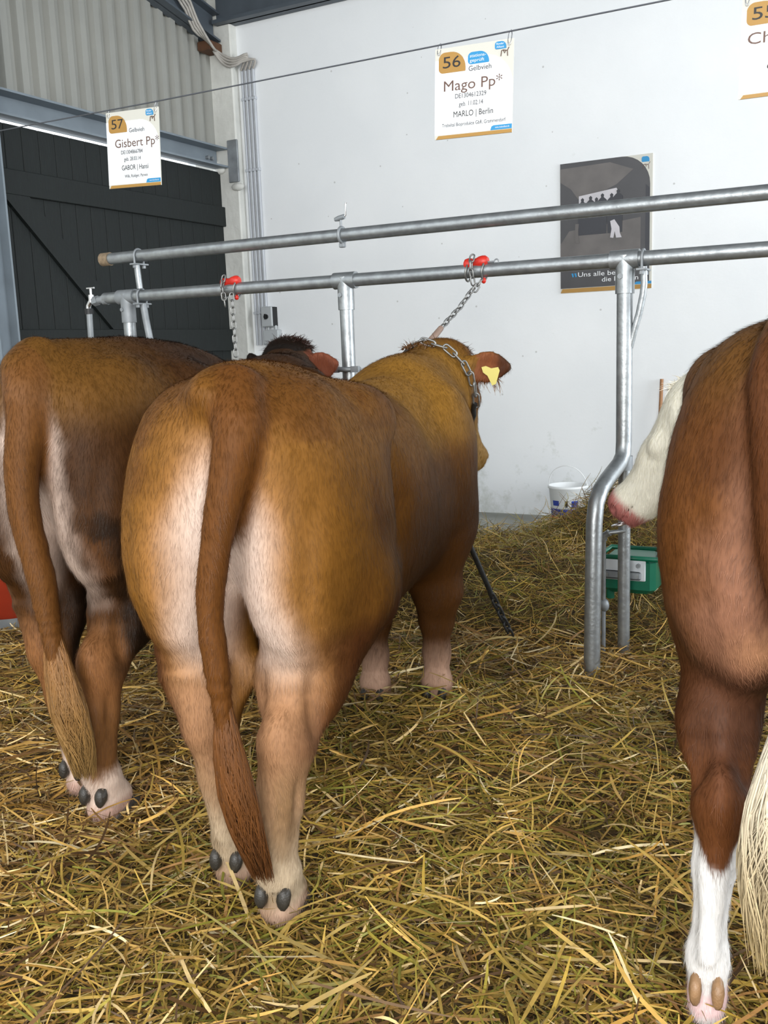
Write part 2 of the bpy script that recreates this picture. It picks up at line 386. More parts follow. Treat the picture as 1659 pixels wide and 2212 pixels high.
MB().box(-0.082, 0.085, -0.07, 0.0, -0.064, 0.064, 0.008).build('case', M_box, jb)
for dx in (-0.04, 0.04): MB().tube([(dx, -0.035, 0.06), (dx, -0.035, 0.10)], 0.014, 8).build('cable_gland', M_box, jb)
for dx in (-0.045, 0.0, 0.045): MB().tube([(dx, -0.035, -0.06), (dx, -0.035, -0.11)], 0.013, 8).build('cable_gland', M_box, jb)

# ------------------------------------------------------------------ lettering
def text_part(body, mt, parent, u0_, u1_, base, W_, H_, y, capv=None, name='lettering'):
    """lettering from u0 to u1 (fractions of the width), baseline v, on the face y of a card W x H whose top-left is the origin"""
    cu_ = bpy.data.curves.new('t', 'FONT'); cu_.body = body; cu_.size = 1.0; cu_.resolution_u = 3
    ob = bpy.data.objects.new('t', cu_); COL.objects.link(ob)
    dg = bpy.context.evaluated_depsgraph_get(); me = bpy.data.meshes.new_from_object(ob.evaluated_get(dg))
    bpy.data.objects.remove(ob); bpy.data.curves.remove(cu_)
    co = np.empty(len(me.vertices) * 3, dtype=np.float32); me.vertices.foreach_get('co', co); co = co.reshape(-1, 3)
    x0, x1 = co[:, 0].min(), co[:, 0].max()
    sx = (u1_ - u0_) * W_ / max(x1 - x0, 1e-6); sz = sx if capv is None else capv * H_ / 0.70
    out = np.zeros_like(co); out[:, 0] = u0_ * W_ + (co[:, 0] - x0) * sx; out[:, 1] = y; out[:, 2] = -base * H_ + co[:, 1] * sz
    me.vertices.foreach_set('co', out.ravel()); me.materials.clear(); me.materials.append(mt); me.update()
    o = link(name, me, parent)
    if name == 'lettering': o['kind'] = 'stuff'
    return o

def rpoly(u0_, u1_, v0, v1, rads, W_, H_):
    """rounded card outline, radii for top-left, top-right, bottom-right, bottom-left (in metres)"""
    x0, x1, z0, z1 = u0_ * W_, u1_ * W_, -v1 * H_, -v0 * H_
    P = []
    for (cx, cz, r, a0) in ((x0, z1, rads[0], 180), (x1, z1, rads[1], 90), (x1, z0, rads[2], 0), (x0, z0, rads[3], -90)):
        if r <= 0: P.append((cx, cz)); continue
        ox = cx + (r if cx == x0 else -r); oz = cz + (-r if cz == z1 else r)
        for k in range(9):
            a = radians(a0 - 90 * k / 8); P.append((ox + r * cos(a), oz + r * sin(a)))
    return P

def logo_cow(parent, cx, cz, s, y, W_):
    """small brown cow sketch: back line, two legs, raised tail"""
    for pts in ([(-.5, -.4), (-.42, .2), (-.2, .25), (.3, .15), (.5, .5)], [(-.2, .25), (-.05, -.1), (.12, .18)], [(.3, .15), (.34, -.45)]):
        MB().tube([(cx + a * s, y, cz + b * s) for a, b in pts], 0.0018, 5).build('cow_sketch', M_brownink, parent)

def make_sign(x, z, w, h, rotdeg, label, num, lines, small=True, hooks=(0.05, 0.95), stamp=None, breed=None):
    t = thing('bull_name_sign', label, 'sign', (x, 4.1, z), (0, radians(rotdeg), 0), 'name signs hanging on the wire')
    MB().prism(rpoly(0, 1, 0, 1, (0, 0, 0, 0), w, h), -0.003, 0.003).build('card', M_sign, t)
    MB().prism(rpoly(0, 1, .13, .955, (0, 0.36 * w, 0, 0), w, h), -0.0042, -0.003).build('white_panel', M_signw, t)
    MB().prism(rpoly(.05, .40, .05, .275, (.03, .07, .004, .02), w, h), -0.0056, -0.0042).build('number_badge', M_gold, t)
    text_part(num[0], M_ink, t, .105, .207, .222, w, h, -0.0062, .125, 'digit'); text_part(num[1], M_ink, t, .230, .335, .222, w, h, -0.0062, .125, 'digit')
    if stamp:
        MB().prism(rpoly(.43, .70, .085, .215, (.02, .045, .004, .015), w, h), -0.0056, -0.0042).build('blue_badge', M_blue, t)
        for s_, b_, e_ in zip(stamp, (.142, .192), (.66, .64)): text_part(s_, M_signw, t, .455, e_, b_, w, h, -0.0062, .035)
    if small:
        MB().prism(rpoly(.77, .91, .015, .095, (.012, .022, .002, .008), w, h), -0.0056, -0.0042).build('logo_badge', M_blue, t)
        text_part('Rinder', M_signw, t, .79, .885, .05, w, h, -0.0062, .022); text_part('Allianz', M_signw, t, .79, .885, .083, w, h, -0.0062, .022)
        logo_cow(t, .895 * w, -.135 * h, .10 * w, -0.0052, w)
    if breed: text_part(breed, M_greyink, t, .44, .73, .285, w, h, -0.0052, .055)
    for body, mt, a, b, base, cap in lines: text_part(body, mt, t, a, b, base, w, h, -0.0052, cap)
    if small:
        MB().prism([(.73 * w, -.955 * h), (1.0 * w, -.955 * h), (1.0 * w, -.905 * h), (.77 * w, -.905 * h), (.745 * w, -.915 * h)], -0.0056, -0.0042).build('blue_strip', M_blue, t)
        text_part('www.rinderallianz.de', M_signw, t, .79, .97, .938, w, h, -0.0062, .02)
    MB().prism([(.02 * w, -h), (w, -h), (w, -.962 * h), (.05 * w, -.962 * h)], -0.0056, -0.0030).build('gold_strip', M_gold, t)
    for u in hooks:
        dz = 2.70 - z + u * w * sin(radians(rotdeg))
        pts = [(u * w + 0.008 * sin(a), -0.012 * cos(a) * 0 + 0.010 * cos(a), (dz - 0.018) / 2 + (dz + 0.034) / 2 * cos(a)) for a in np.linspace(0, 2 * pi, 17)[:-1]]
        MB().tube(pts, 0.0022, 6, closed=True).build('hook', M_chrome, t)
    return t
make_sign(-1.864, 2.684, .366, .378, 2.2, 'hanging sign with ochre number 56 and the name Mago', '56',
          [('Mago Pp*', M_brownink, .12, .87, .475, .115), ('DE1304612329', M_greyink, .27, .67, .565, .05), ('geb. 11.02.14', M_greyink, .32, .63, .655, .05),
           ('MARLO | Berlin', M_ink, .25, .76, .77, .065), ('Trebeltal Bioprodukte GbR, Grammendorf', M_greyink, .10, .92, .87, .04)], stamp=('stations-', 'geprüft'), breed='Gelbvieh')
make_sign(-3.811, 2.689, .362, .388, 2.6, 'hanging sign with ochre number 57 and the name Gisbert', '57',
          [('Gisbert Pp*', M_brownink, .16, 1.0, .47, .11), ('DE1304866784', M_greyink, .27, .68, .56, .05), ('geb. 28.03.14', M_greyink, .32, .64, .65, .05),
           ('GABOR | Hansi', M_ink, .27, .78, .77, .065), ('Wilk, Rüdiger, Parwin', M_greyink, .32, .76, .87, .04)], breed='Gelbvieh')
make_sign(-0.583, 2.648, .366, .358, 1.0, 'hanging sign with a name beginning Cha above the red and white bull', '55',
          [('Cha', M_brownink, .07, .40, .46, .115), ('CHA', M_ink, .27, .50, .735, .065), ('Bre', M_greyink, .37, .47, .845, .04)], small=False)
wire = MB().tube([(-5.50, 4.1, 2.715), (-3.5, 4.1, 2.70), (-0.5, 4.1, 2.70), (3.0, 4.1, 2.72)], 0.0035, 6)
tag(wire.build('sign_wire', M_wire), 'taut grey wire carrying the name signs across the stalls', 'wire')

# ------------------------------------------------------------------ poster on the back wall
PW, PH = 0.695, 0.958
po = thing('wall_poster', 'dark poster with a row of people and white lettering on the white wall', 'poster', (-2.333, 7.366, 2.720))
MB().prism(rpoly(0, 1, 0, 1, (0, 0, 0, 0), PW, PH), -0.004, 0.004).build('sheet', M_sign, po)
MB().prism(rpoly(0, .975, .0, .965, (0, .30 * PW, 0, 0), PW, PH), -0.0056, -0.004).build('photo_print', M_poster, po)
def pp(name, pts, mt, y): MB().prism([(u * PW, -v * PH) for u, v in pts], y - 0.0006, y + 0.0006).build(name, mt, po)
pp('photo_arch', [(.0, .04), (.55, .03), (.80, .10), (.62, .20), (.40, .26), (.2, .28), (.12, .20), (0, .14)], M_posterlite, -0.0064)
pp('photo_floor', [(.10, .52), (.88, .46), (.88, .74), (.0, .76), (.0, .62)], M_posterlite, -0.0064)
pp('photo_edge', [(.93, .22), (.975, .25), (.975, .80), (.93, .78)], M_posterdark, -0.0064)
pp('photo_light', [(.21, .26), (.62, .225), (.66, .27), (.60, .33), (.21, .345)], M_posterpale, -0.0074)
for k, (u, hgt) in enumerate(((.25, .275), (.34, .265), (.405, .28), (.47, .255), (.57, .26), (.64, .235))):
    pp('photo_person', [(u - .045, .56), (u - .05, hgt + .055), (u - .03, hgt + .04), (u - .014, hgt + .03), (u - .018, hgt + .012), (u, hgt), (u + .018, hgt + .012), (u + .014, hgt + .03), (u + .03, hgt + .04), (u + .05, hgt + .055), (u + .045, .56)], M_posterdark, -0.0084 - 0.0001 * k)
pp('photo_trousers', [(.555, .47), (.60, .46), (.655, .52), (.66, .565), (.68, .60), (.62, .60), (.605, .55), (.59, .60), (.555, .595), (.57, .53)], M_posterpale, -0.0096)
pp('photo_trousers', [(.17, .47), (.21, .47), (.20, .54), (.215, .62), (.175, .615), (.165, .55)], M_posterlite, -0.0096)
text_part('Uns alle bewegt', M_signw, po, .20, .80, .880, PW, PH, -0.0075, .036); text_part('die Passion', M_signw, po, .465, .86, .928, PW, PH, -0.0075, .036)
for u in (.125, .158): pp('quote_mark', [(u, .850), (u + .02, .850), (u + .026, .878), (u + .012, .880)], M_blue, -0.0075)
MB().prism(rpoly(.885, .965, .018, .058, (.012, .022, .002, .008), PW, PH), -0.0056, -0.0042).build('logo_badge', M_blue, po)
logo_cow(po, .935 * PW, -.088 * PH, .075 * PW, -0.0052, PW)
MB().prism([(.80 * PW, -.965 * PH), (PW, -.965 * PH), (PW, -.945 * PH), (.84 * PW, -.945 * PH)], -0.0066, -0.0056).build('blue_strip', M_blue, po)
MB().prism([(.0, -PH), (PW, -PH), (PW, -.968 * PH), (.02 * PW, -.968 * PH)], -0.0058, -0.004).build('gold_strip', M_gold, po)

# ------------------------------------------------------------------ tubular stall fence
YF = 4.1; RP = 0.031
fence = thing('stall_fence', 'galvanised tubular stall fence with two rails behind the bulls', 'fence')
MB().tube([(-3.90, YF, 1.935), (-1.6, YF, 1.937), (1.2, YF, 1.935)], RP, 20).build('rail', M_galv, fence)
MB().tube([(-3.93, YF, 1.725), (-1.6, YF, 1.723), (1.2, YF, 1.722)], RP, 20).build('rail', M_galv, fence)
MB().tube([(-3.925, YF, 1.935), (-3.865, YF, 1.935)], 0.036, 16).build('end_cap', M_rust, fence)
def fit_tee(x):
    b = MB().tube([(x - 0.06, YF, 1.724), (x + 0.06, YF, 1.724)], 0.040, 20).tube([(x, YF, 1.74), (x, YF, 1.585)], 0.040, 20)
    te = b.build('tee_fitting', M_galv2 if x < -3 else M_galv, fence)
    MB().tube([(x - 0.01, YF - 0.036, 1.655), (x - 0.01, YF - 0.045, 1.655)], 0.011, 8).build('set_screw', M_galv2, te)
for x in (-3.765, -2.373, -1.022, 0.35):
    fit_tee(x)
    a = [(x, YF, 1.62), (x, YF, 0.96), (x, YF - 0.012, 0.905), (x - 0.006, YF - 0.05, 0.872), (x - 0.02, YF - 0.20, 0.822), (x - 0.028, YF - 0.265, 0.79), (x - 0.034, YF - 0.31, 0.74), (x - 0.036, YF - 0.332, 0.66), (x - 0.037, YF - 0.345, 0.40), (x - 0.038, YF - 0.36, -0.02)]
    MB().tube(a, 0.0335, 20).build('bent_leg', M_galv, fence)
    MB().tube([(x, YF + 0.015, 0.93), (x, YF + 0.02, -0.02)], 0.027, 16).build('back_leg', M_galv, fence)
    MB().tube([(x, YF, 0.90), (x, YF, 0.84)], 0.039, 16).build('weld_collar', M_galv2, fence)
def u_clamp(x, z, rod=0.006):
    b = MB(); pts = [(x, YF + 0.037 * sin(a), z + 0.037 * cos(a)) for a in np.linspace(-1.9, 1.9, 13)]
    pts = [(x, pts[0][1], z - 0.06)] + pts + [(x, pts[-1][1], z - 0.06)]
    b.tube(pts, rod, 8); b.box(x - 0.018, x + 0.018, YF - 0.055, YF + 0.055, z - 0.048, z - 0.040)
    for dy in (-0.036, 0.036): b.tube([(x, YF + dy, z - 0.064), (x, YF + dy, z - 0.049)], 0.011, 6, smooth=False)
    return b.build('u_clamp', M_galv2, fence)
u_clamp(-3.662, 1.935); u_clamp(-3.662, 1.725); u_clamp(-0.945, 1.722)
MB().tube([(-3.662, YF - 0.02, 1.885), (-3.652, YF - 0.02, 1.76)], 0.017, 12).build('spacer_tube', M_galv, fence)
MB().tube([(-3.655, YF, 1.68), (-3.645, YF, 1.60), (-3.625, YF, 1.48), (-3.60, YF, 0.0)], 0.019, 12).build('water_pipe', M_galv2, fence)
MB().tube([(-0.945, YF, 1.69), (-0.942, YF, 1.62), (-0.946, YF, 1.58), (-0.962, YF, 1.50), (-0.985, YF, 1.42), (-1.0, YF, 1.36)], 0.0145, 12).build('brace_tube', M_galv, fence)
# clamp ring on the middle post just above the bull's back
b = MB().tube([(-2.373 + 0.05 * sin(a), YF + 0.05 * cos(a), 1.30) for a in np.linspace(0, 2 * pi, 17)[:-1]], 0.012, 8, closed=True)
b.box(-2.45, -2.41, YF - 0.05, YF - 0.03, 1.285, 1.315).box(-2.335, -2.295, YF - 0.05, YF - 0.03, 1.285, 1.315)
b.build('pipe_clamp', M_galv2, fence)
# water tap at the end of the lower rail
tap = thing('water_tap', 'chrome garden tap on a pipe at the end of the lower rail', 'tap', (-4.03, YF, 1.70))
MB().tube([(0.12, 0, 0.02), (0.09, 0, 0.02)], 0.030, 12).tube([(0.09, 0, 0.02), (0.05, 0, 0.018)], 0.022, 10).tube([(0.05, 0, 0.018), (0.015, 0, 0.012)], 0.027, 6, smooth=False).build('coupling', M_galv2, tap)
MB().tube([(0.02, 0, 0.01), (-0.01, 0, 0.015), (-0.03, 0, -0.01), (-0.032, 0, -0.03)], 0.014, 10).tube([(-0.004, 0, 0.01), (-0.004, 0, 0.05)], 0.016, 10).tube([(-0.004, 0, 0.05), (-0.004, 0, 0.085)], 0.007, 8).build('tap_body', M_chrome, tap)
MB().tube([(-0.032, 0, 0.088), (0.024, 0, 0.088)], 0.005, 8).build('handle', M_chrome, tap)
MB().tube([(-0.03, 0, -0.025), (-0.03, 0, -0.055)], 0.024, 10).build('hose_collar', M_black, tap)
MB().tube([(-0.028, 0, -0.05), (-0.032, 0, -0.20), (-0.035, 0, -1.68)], 0.017, 12).build('stand_pipe', M_galv2, tap)
# lever valve clamped to the upper rail
lv = thing('lever_valve', 'small lever valve clamped on the upper rail', 'valve', (-2.385, YF, 1.937))
pts = [(0.004, 0.036 * sin(a), 0.036 * cos(a)) for a in np.linspace(0, 2 * pi, 17)[:-1]]
MB().tube(pts, 0.008, 8, closed=True).box(-0.01, 0.018, -0.012, 0.012, -0.058, -0.036, 0.003).build('clamp_ring', M_galv2, lv)
MB().tube([(0.0, 0, 0.03), (0.0, 0, 0.075)], 0.006, 8).build('stem', M_galv2, lv)
MB().tube([(-0.032, 0, 0.075), (-0.012, 0, 0.078), (0.02, 0, 0.085)], [0.009, 0.013, 0.012], 10).build('barrel', M_galv2, lv)
MB().tube([(0.02, 0, 0.085), (0.028, 0, 0.09), (0.03, 0, 0.14), (0.034, 0, 0.148)], 0.005, 8).build('lever', M_chrome, lv)
# drinking trough
tr = thing('drinking_bowl', 'green drinking bowl with pale mounting plate behind the fence leg', 'drinker', (-1.03, 4.20, 0.35))
MB().box(-0.115, 0.125, 0.0, 0.20, -0.09, 0.078, 0.022).build('bowl', M_trough, tr)
MB().tube([(-0.125, -0.005, 0.078), (0.135, -0.005, 0.078), (0.135, 0.21, 0.078), (-0.125, 0.21, 0.078)], 0.012, 8, closed=True).build('rim', M_trough, tr)
MB().box(-0.11, 0.085, -0.010, 0.004, -0.025, 0.075, 0.003).build('mounting_plate', M_plate, tr)
MB().box(-0.105, 0.068, -0.022, -0.009, -0.018, 0.018, 0.006).build('strap_bracket', M_galv2, tr)
for dx, dz in ((-0.085, 0.0), (0.05, 0.0), (0.055, 0.048)): MB().tube([(dx, -0.028, dz), (dx, -0.008, dz)], 0.010, 6, smooth=False).build('bolt', M_galv, tr)
MB().tube([(-0.09, 0.06, -0.08), (-0.09, 0.06, -0.13)], 0.02, 8).build('drain', M_trough, tr)
wp = thing('water_feed_pipe', 'thin galvanised water pipe with elbows beside the bent fence leg', 'pipe', (-1.10, 4.07, 0))
MB().tube([(0.085, 0.03, 0.57), (0.03, 0, 0.565), (0.008, 0, 0.555), (0.0, 0, 0.53), (0.0, 0, 0.26)], 0.010, 10).build('pipe', M_galv, wp)
MB().tube([(0.0, 0, 0.53), (0.005, 0, 0.552), (0.025, 0, 0.565)], 0.015, 10).build('elbow', M_galv, wp)
MB().sphere((0.004, 0, 0.235), (0.022, 0.022, 0.03), 10, 8).tube([(0, 0, 0.22), (0, 0, 0.0)], 0.010, 8).build('valve', M_galv2, wp)

# ------------------------------------------------------------------ bucket, stick, paper, tub
bk = thing('plastic_bucket', 'white plastic bucket with blue and red label by the back wall', 'bucket', (-2.205, 7.12, 0.0))
MB().lathe([(0.0, 0.004), (0.118, 0.004), (0.122, 0.012), (0.147, 0.275), (0.156, 0.280), (0.156, 0.296), (0.149, 0.300), (0.143, 0.296), (0.118, 0.02), (0.0, 0.018)], n=40).build('pail', M_bucket, bk)
MB().lathe([(0.1275, 0.06), (0.1345, 0.125)], n=40).build('blue_band', M_bucketblue, bk)
MB().lathe([(0.1262, 0.045), (0.1277, 0.062)], n=40).build('red_band', M_bucketred, bk)
for a0, a1, z0, z1, mt, nm in ((-128, -103, .150, .190, M_bucketblue, 'label_patch'), (-62, -40, .135, .190, M_bucketblue, 'label_patch'), (-82, -74, .14, .19, M_greyink, 'label_patch')):
    rr = lambda z: 0.1215 + 0.0262 * (z - .012) / .263 + 0.0012
    vs = []; n = 6
    for z in (z0, z1):
        for k in range(n + 1): a = radians(a0 + (a1 - a0) * k / n); vs.append((rr(z) * cos(a), rr(z) * sin(a), z))
    MB().add(vs, [(k, k + 1, n + 2 + k, n + 1 + k) for k in range(n)]).build(nm, mt, bk)
MB().tube([(0.152 * cos(a), -0.05 * sin(a), 0.288 + 0.165 * sin(a)) for a in np.linspace(0, pi, 19)], 0.0035, 6).build('handle', M_bucket, bk)
stk = MB().tube([(0, 0, 0), (0.012, 0.04, 0.55), (0.02, 0.075, 1.09)], [0.015, 0.015, 0.013], 10)
tag(stk.build('wooden_stick', M_wood), 'thin wooden stick leaning upright against the white wall', 'stick').location = (-1.57, 7.27, 0)
tub = thing('feed_tub', 'red plastic feed tub on the straw beyond the dark brown bull', 'tub', (-4.12, 3.42, 0.04))
MB().lathe([(0.0, 0.0), (0.20, 0.0), (0.25, 0.26), (0.265, 0.27), (0.265, 0.29), (0.245, 0.285), (0.19, 0.02), (0.0, 0.02)], n=32).build('pail', M_redtub, tub)
MB().lathe([(0.202, -0.005), (0.212, 0.05)], n=32).build('foot_ring', M_galv2, tub)
tag(MB().add([(0, 0, 0.004), (0.11, 0.02, 0.006), (0.12, 0.09, 0.02), (0.0, 0.06, 0.012), (0, 0, 0.002), (0.11, 0.02, 0.004), (0.12, 0.09, 0.018), (0.0, 0.06, 0.010)], [(0, 1, 2, 3), (7, 6, 5, 4)]).build('paper_scrap', M_signw), 'scrap of white paper on the concrete beside the bucket', 'paper').location = (-2.46, 7.05, 0.0)

# ------------------------------------------------------------------ chains
def link_mesh(L, W_, r):
    pts = []
    for k in range(7): a = pi * k / 6; pts.append((W_ * cos(a), 0, L + W_ * sin(a)))
    for k in range(7): a = pi + pi * k / 6; pts.append((W_ * cos(a), 0, -L + W_ * sin(a)))
    me = MB().tube(pts, r, 7, closed=True).mesh('link'); return me
LINK = link_mesh(0.0105, 0.0105, 0.0038); LINK.materials.append(M_chain)
LINKD = link_mesh(0.014, 0.013, 0.0055); LINKD.materials.append(M_chaindark)
LINKN = link_mesh(0.020, 0.012, 0.0042); LINKN.materials.append(M_chain)
def chain_along(pts, me, pitch, parent, twist0=0.0, off=None):
    P = [Vector(p) for p in pts]; d = [0]
    for i in range(1, len(P)): d.append(d[-1] + (P[i] - P[i - 1]).length)
    n = max(1, int(d[-1] / pitch + 0.5)); outp = []
    for k in range(n):
        s = (k + 0.5) * d[-1] / n; i = max(j for j in range(len(d)) if d[j] <= s + 1e-9); i = min(i, len(P) - 2)
        t = (s - d[i]) / max(d[i + 1] - d[i], 1e-9); p = P[i].lerp(P[i + 1], t); dr = (P[i + 1] - P[i]).normalized()
        q = dr.to_track_quat('Z', 'Y') @ Matrix.Rotation(twist0 + (pi / 2) * (k % 2), 4, 'Z').to_quaternion()
        o = link('link', me, parent, p); o.rotation_mode = 'QUATERNION'; o.rotation_quaternion = q; outp.append(o)
    return outp
def red_clip(parent, x, z0=1.723):
    b = MB()
    prof = [(-.058, .026), (-.050, .044), (-.034, .048), (-.016, .038), (0.0, .036), (.014, .046), (.030, .050), (.046, .046), (.056, .030)]
    for i in range(len(prof) - 1):
        pass
    b.tube([(x + a, YF - 0.006, z0 + RP + 0.004 + 0.010 * sin(9 * a)) for a, _ in prof], [w * 0.55 for _, w in prof], 12)
    b.build('red_clip', M_red, parent)
    for dx in (-.040, .038):
        MB().tube([(x + dx + 0.006 * cos(a), YF + 0.040 * sin(a), z0 - 0.003 + 0.040 * cos(a)) for a in np.linspace(0, 2 * pi, 17)[:-1]], 0.005, 7, closed=True).build('ring', M_chain, parent)
    MB().sphere((x + .036, YF - 0.012, z0 - RP - 0.014), (.012, .012, .014), 8, 6).build('red_stop', M_red, parent)
# tether of the centre bull
tc_ = thing('tether_chain', 'steel tether chain with red clip running down to the light tan bull', 'chain')
red_clip(tc_, -1.687)
chain_along([(-1.695, YF - 0.03, 1.79), (-1.695, YF - 0.048, 1.76), (-1.695, YF - 0.05, 1.72), (-1.69, YF - 0.04, 1.66)], LINK, 0.033, tc_)
chain_along([(-1.655, YF - 0.03, 1.68), (-1.68, YF - 0.05, 1.635)], LINK, 0.033, tc_)
E_TOP, E_BOT = (-1.735, 3.80, 1.472), (-1.745, 3.60, 1.365)
chain_along([(-1.685, YF - 0.05, 1.645), (-1.71, 3.95, 1.56), E_TOP], LINK, 0.034, tc_)
MB().tube([E_TOP, (-1.740, 3.70, 1.418), E_BOT], [0.0125, 0.015, 0.015], 10).build('leather_sleeve', M_sleeve, tc_)
MB().tube([(-1.645, YF - 0.01, 1.757), (-1.60, YF - 0.01, 1.757)], 0.004, 6).tube([(-1.59 + 0.01 * cos(a), YF - 0.01, 1.757 + 0.01 * sin(a)) for a in np.linspace(0, 2 * pi, 11)[:-1]], 0.003, 6, closed=True).build('pin', M_galv2, tc_)
# tether of the left bull
tl_ = thing('tether_chain', 'steel tether chain with red clip hanging by the grey conduits', 'chain')
red_clip(tl_, -3.052, 1.725)
chain_along([(-3.075, YF - 0.03, 1.79), (-3.075, YF - 0.05, 1.74), (-3.068, YF - 0.045, 1.64)], LINK, 0.034, tl_)
chain_along([(-3.022, YF - 0.045, 1.70), (-3.015, YF - 0.05, 1.38)], LINK, 0.035, tl_)

# ------------------------------------------------------------------ bulls: one blended surface each
class Field:
    def __init__(s, lo_, hi_, h):
        s.lo = np.array(lo_); s.h = h; s.n = np.ceil((np.array(hi_) - s.lo) / h).astype(int) + 1
        s.d = np.full(s.n, 1.0, dtype=np.float32)
        s.ax = [s.lo[i] + np.arange(s.n[i]) * h for i in range(3)]
    def sub(s, bmin, bmax):
        a = np.clip(np.floor((np.array(bmin) - s.lo) / s.h).astype(int), 0, s.n - 1); b = np.clip(np.ceil((np.array(bmax) - s.lo) / s.h).astype(int) + 1, 1, s.n)
        sl = tuple(slice(a[i], b[i]) for i in range(3))
        g = np.meshgrid(*[s.ax[i][sl[i]].astype(np.float32) for i in range(3)], indexing='ij', sparse=True)
        return sl, g
    def blend(s, sl, d, k):
        o = s.d[sl]
        if k <= 0: s.d[sl] = np.minimum(o, d); return
        h = np.maximum(k - np.abs(o - d), 0) / k
        s.d[sl] = np.minimum(o, d) - h * h * k * 0.25
    def carve(s, sl, d, k):
        o = s.d[sl]; h = np.maximum(k - np.abs(o + d), 0) / k
        s.d[sl] = np.maximum(o, -d) + h * h * k * 0.25
    def ell_d(s, g, c, r, R):
        x, y, z = g[0] - c[0], g[1] - c[1], g[2] - c[2]
        if R is not None:
            x, y, z = R[0][0]*x+R[1][0]*y+R[2][0]*z, R[0][1]*x+R[1][1]*y+R[2][1]*z, R[0][2]*x+R[1][2]*y+R[2][2]*z
        k0 = np.sqrt((x/r[0])**2 + (y/r[1])**2 + (z/r[2])**2); k1 = np.sqrt((x/r[0]**2)**2 + (y/r[1]**2)**2 + (z/r[2]**2)**2)
        return (k0 * (k0 - 1) / np.maximum(k1, 1e-6)).astype(np.float32)
    def ell(s, c, r, k=0.08, R=None, carve=False):
        mr = (max(r) if R is not None else np.array(r)) + k + 0.05
        sl, g = s.sub(np.array(c) - mr, np.array(c) + mr)
        (s.carve if carve else s.blend)(sl, s.ell_d(g, c, r, R), k)
    def cone(s, a, ra, b, rb, k=0.06, flat=None):
        a = np.array(a, float); b = np.array(b, float); m_ = max(ra, rb) + k + 0.05
        sl, g = s.sub(np.minimum(a, b) - m_, np.maximum(a, b) + m_)
        ab = b - a; L2 = ab @ ab
        t = np.clip(((g[0] - a[0]) * ab[0] + (g[1] - a[1]) * ab[1] + (g[2] - a[2]) * ab[2]) / L2, 0, 1)
        dx, dy, dz = g[0] - a[0] - t * ab[0], g[1] - a[1] - t * ab[1], g[2] - a[2] - t * ab[2]
        if flat is not None: dx, dy, dz = dx / flat[0], dy / flat[1], dz / flat[2]
        s.blend(sl, (np.sqrt(dx * dx + dy * dy + dz * dz) - (ra + (rb - ra) * t)).astype(np.float32), k)
    def spline(s, pts, rs, k=0.03, sub=4):
        P = np.array(pts, float); n = len(P); X = []; Rr = []
        for i in range(n - 1):
            a, b, c, d = P[max(i - 1, 0)], P[i], P[i + 1], P[min(i + 2, n - 1)]
            for t in np.arange(sub) / sub:
                X.append(0.5 * (2 * b + (c - a) * t + (2 * a - 5 * b + 4 * c - d) * t * t + (3 * b - a - 3 * c + d) * t ** 3)); Rr.append(rs[i] + (rs[i + 1] - rs[i]) * t)
        X.append(P[-1]); Rr.append(rs[-1])
        s.tmp = np.full_like(s.d, 1.0); keep = s.d; s.d = s.tmp
        s.path(X, Rr, 0.0)
        t_ = s.d; s.d = keep; s.blend((slice(None),) * 3, t_, k)
    def surf(s, c, d):
        c = np.array(c, float); d = np.array(d, float); d /= np.linalg.norm(d); t = 0.0
        while t < 0.6:
            i = tuple(np.clip(np.round((c + d * t - s.lo) / s.h).astype(int), 0, s.n - 1))
            if s.d[i] > 0: break
            t += 0.003
        return c + d * t
    def path(s, pts, rs, k=0.05, flat=None):
        for i in range(len(pts) - 1): s.cone(pts[i], rs[i], pts[i + 1], rs[i + 1], k, flat)
    def mesh(s):
        D = s.d; neg = D < 0; n = s.n
        cnt = np.zeros(n - 1, dtype=np.int8)
        for a in (0, 1):
            for b in (0, 1):
                for c in (0, 1): cnt += neg[a:n[0]-1+a, b:n[1]-1+b, c:n[2]-1+c]
        act = (cnt > 0) & (cnt < 8); idx = np.argwhere(act)
        ids = np.full(n - 1, -1, dtype=np.int64); ids[act] = np.arange(len(idx))
        cor = np.array([(a, b, c) for a in (0, 1) for b in (0, 1) for c in (0, 1)])
        val = np.stack([D[idx[:, 0]+c[0], idx[:, 1]+c[1], idx[:, 2]+c[2]] for c in cor], 1).astype(np.float64)
        acc = np.zeros((len(idx), 3)); num = np.zeros(len(idx))
        for i in range(8):
            for j in range(i + 1, 8):
                if np.abs(cor[i] - cor[j]).sum() != 1: continue
                mk = (val[:, i] < 0) != (val[:, j] < 0); t = val[mk, i] / (val[mk, i] - val[mk, j])
                acc[mk] += cor[i] + (cor[j] - cor[i]) * t[:, None]; num[mk] += 1
        V = s.lo + (idx + acc / num[:, None]) * s.h
        Q = []
        for ax in range(3):
            o1, o2 = (ax + 1) % 3, (ax + 2) % 3
            sa = [slice(None)] * 3; sb_ = [slice(None)] * 3; sa[ax] = slice(0, n[ax] - 1); sb_[ax] = slice(1, n[ax])
            ch = neg[tuple(sa)] != neg[tuple(sb_)]; E_ = np.argwhere(ch)
            E_ = E_[(E_[:, o1] > 0) & (E_[:, o2] > 0) & (E_[:, o1] < n[o1] - 1) & (E_[:, o2] < n[o2] - 1)]
            fl = neg[E_[:, 0], E_[:, 1], E_[:, 2]]
            def cid(d1, d2):
                e = E_.copy(); e[:, o1] -= d1; e[:, o2] -= d2; return ids[e[:, 0], e[:, 1], e[:, 2]]
            q = np.stack([cid(1, 1), cid(0, 1), cid(0, 0), cid(1, 0)], 1); q[~fl] = q[~fl][:, ::-1]; Q.append(q)
        Q = np.concatenate(Q); Q = Q[(Q >= 0).all(1)]
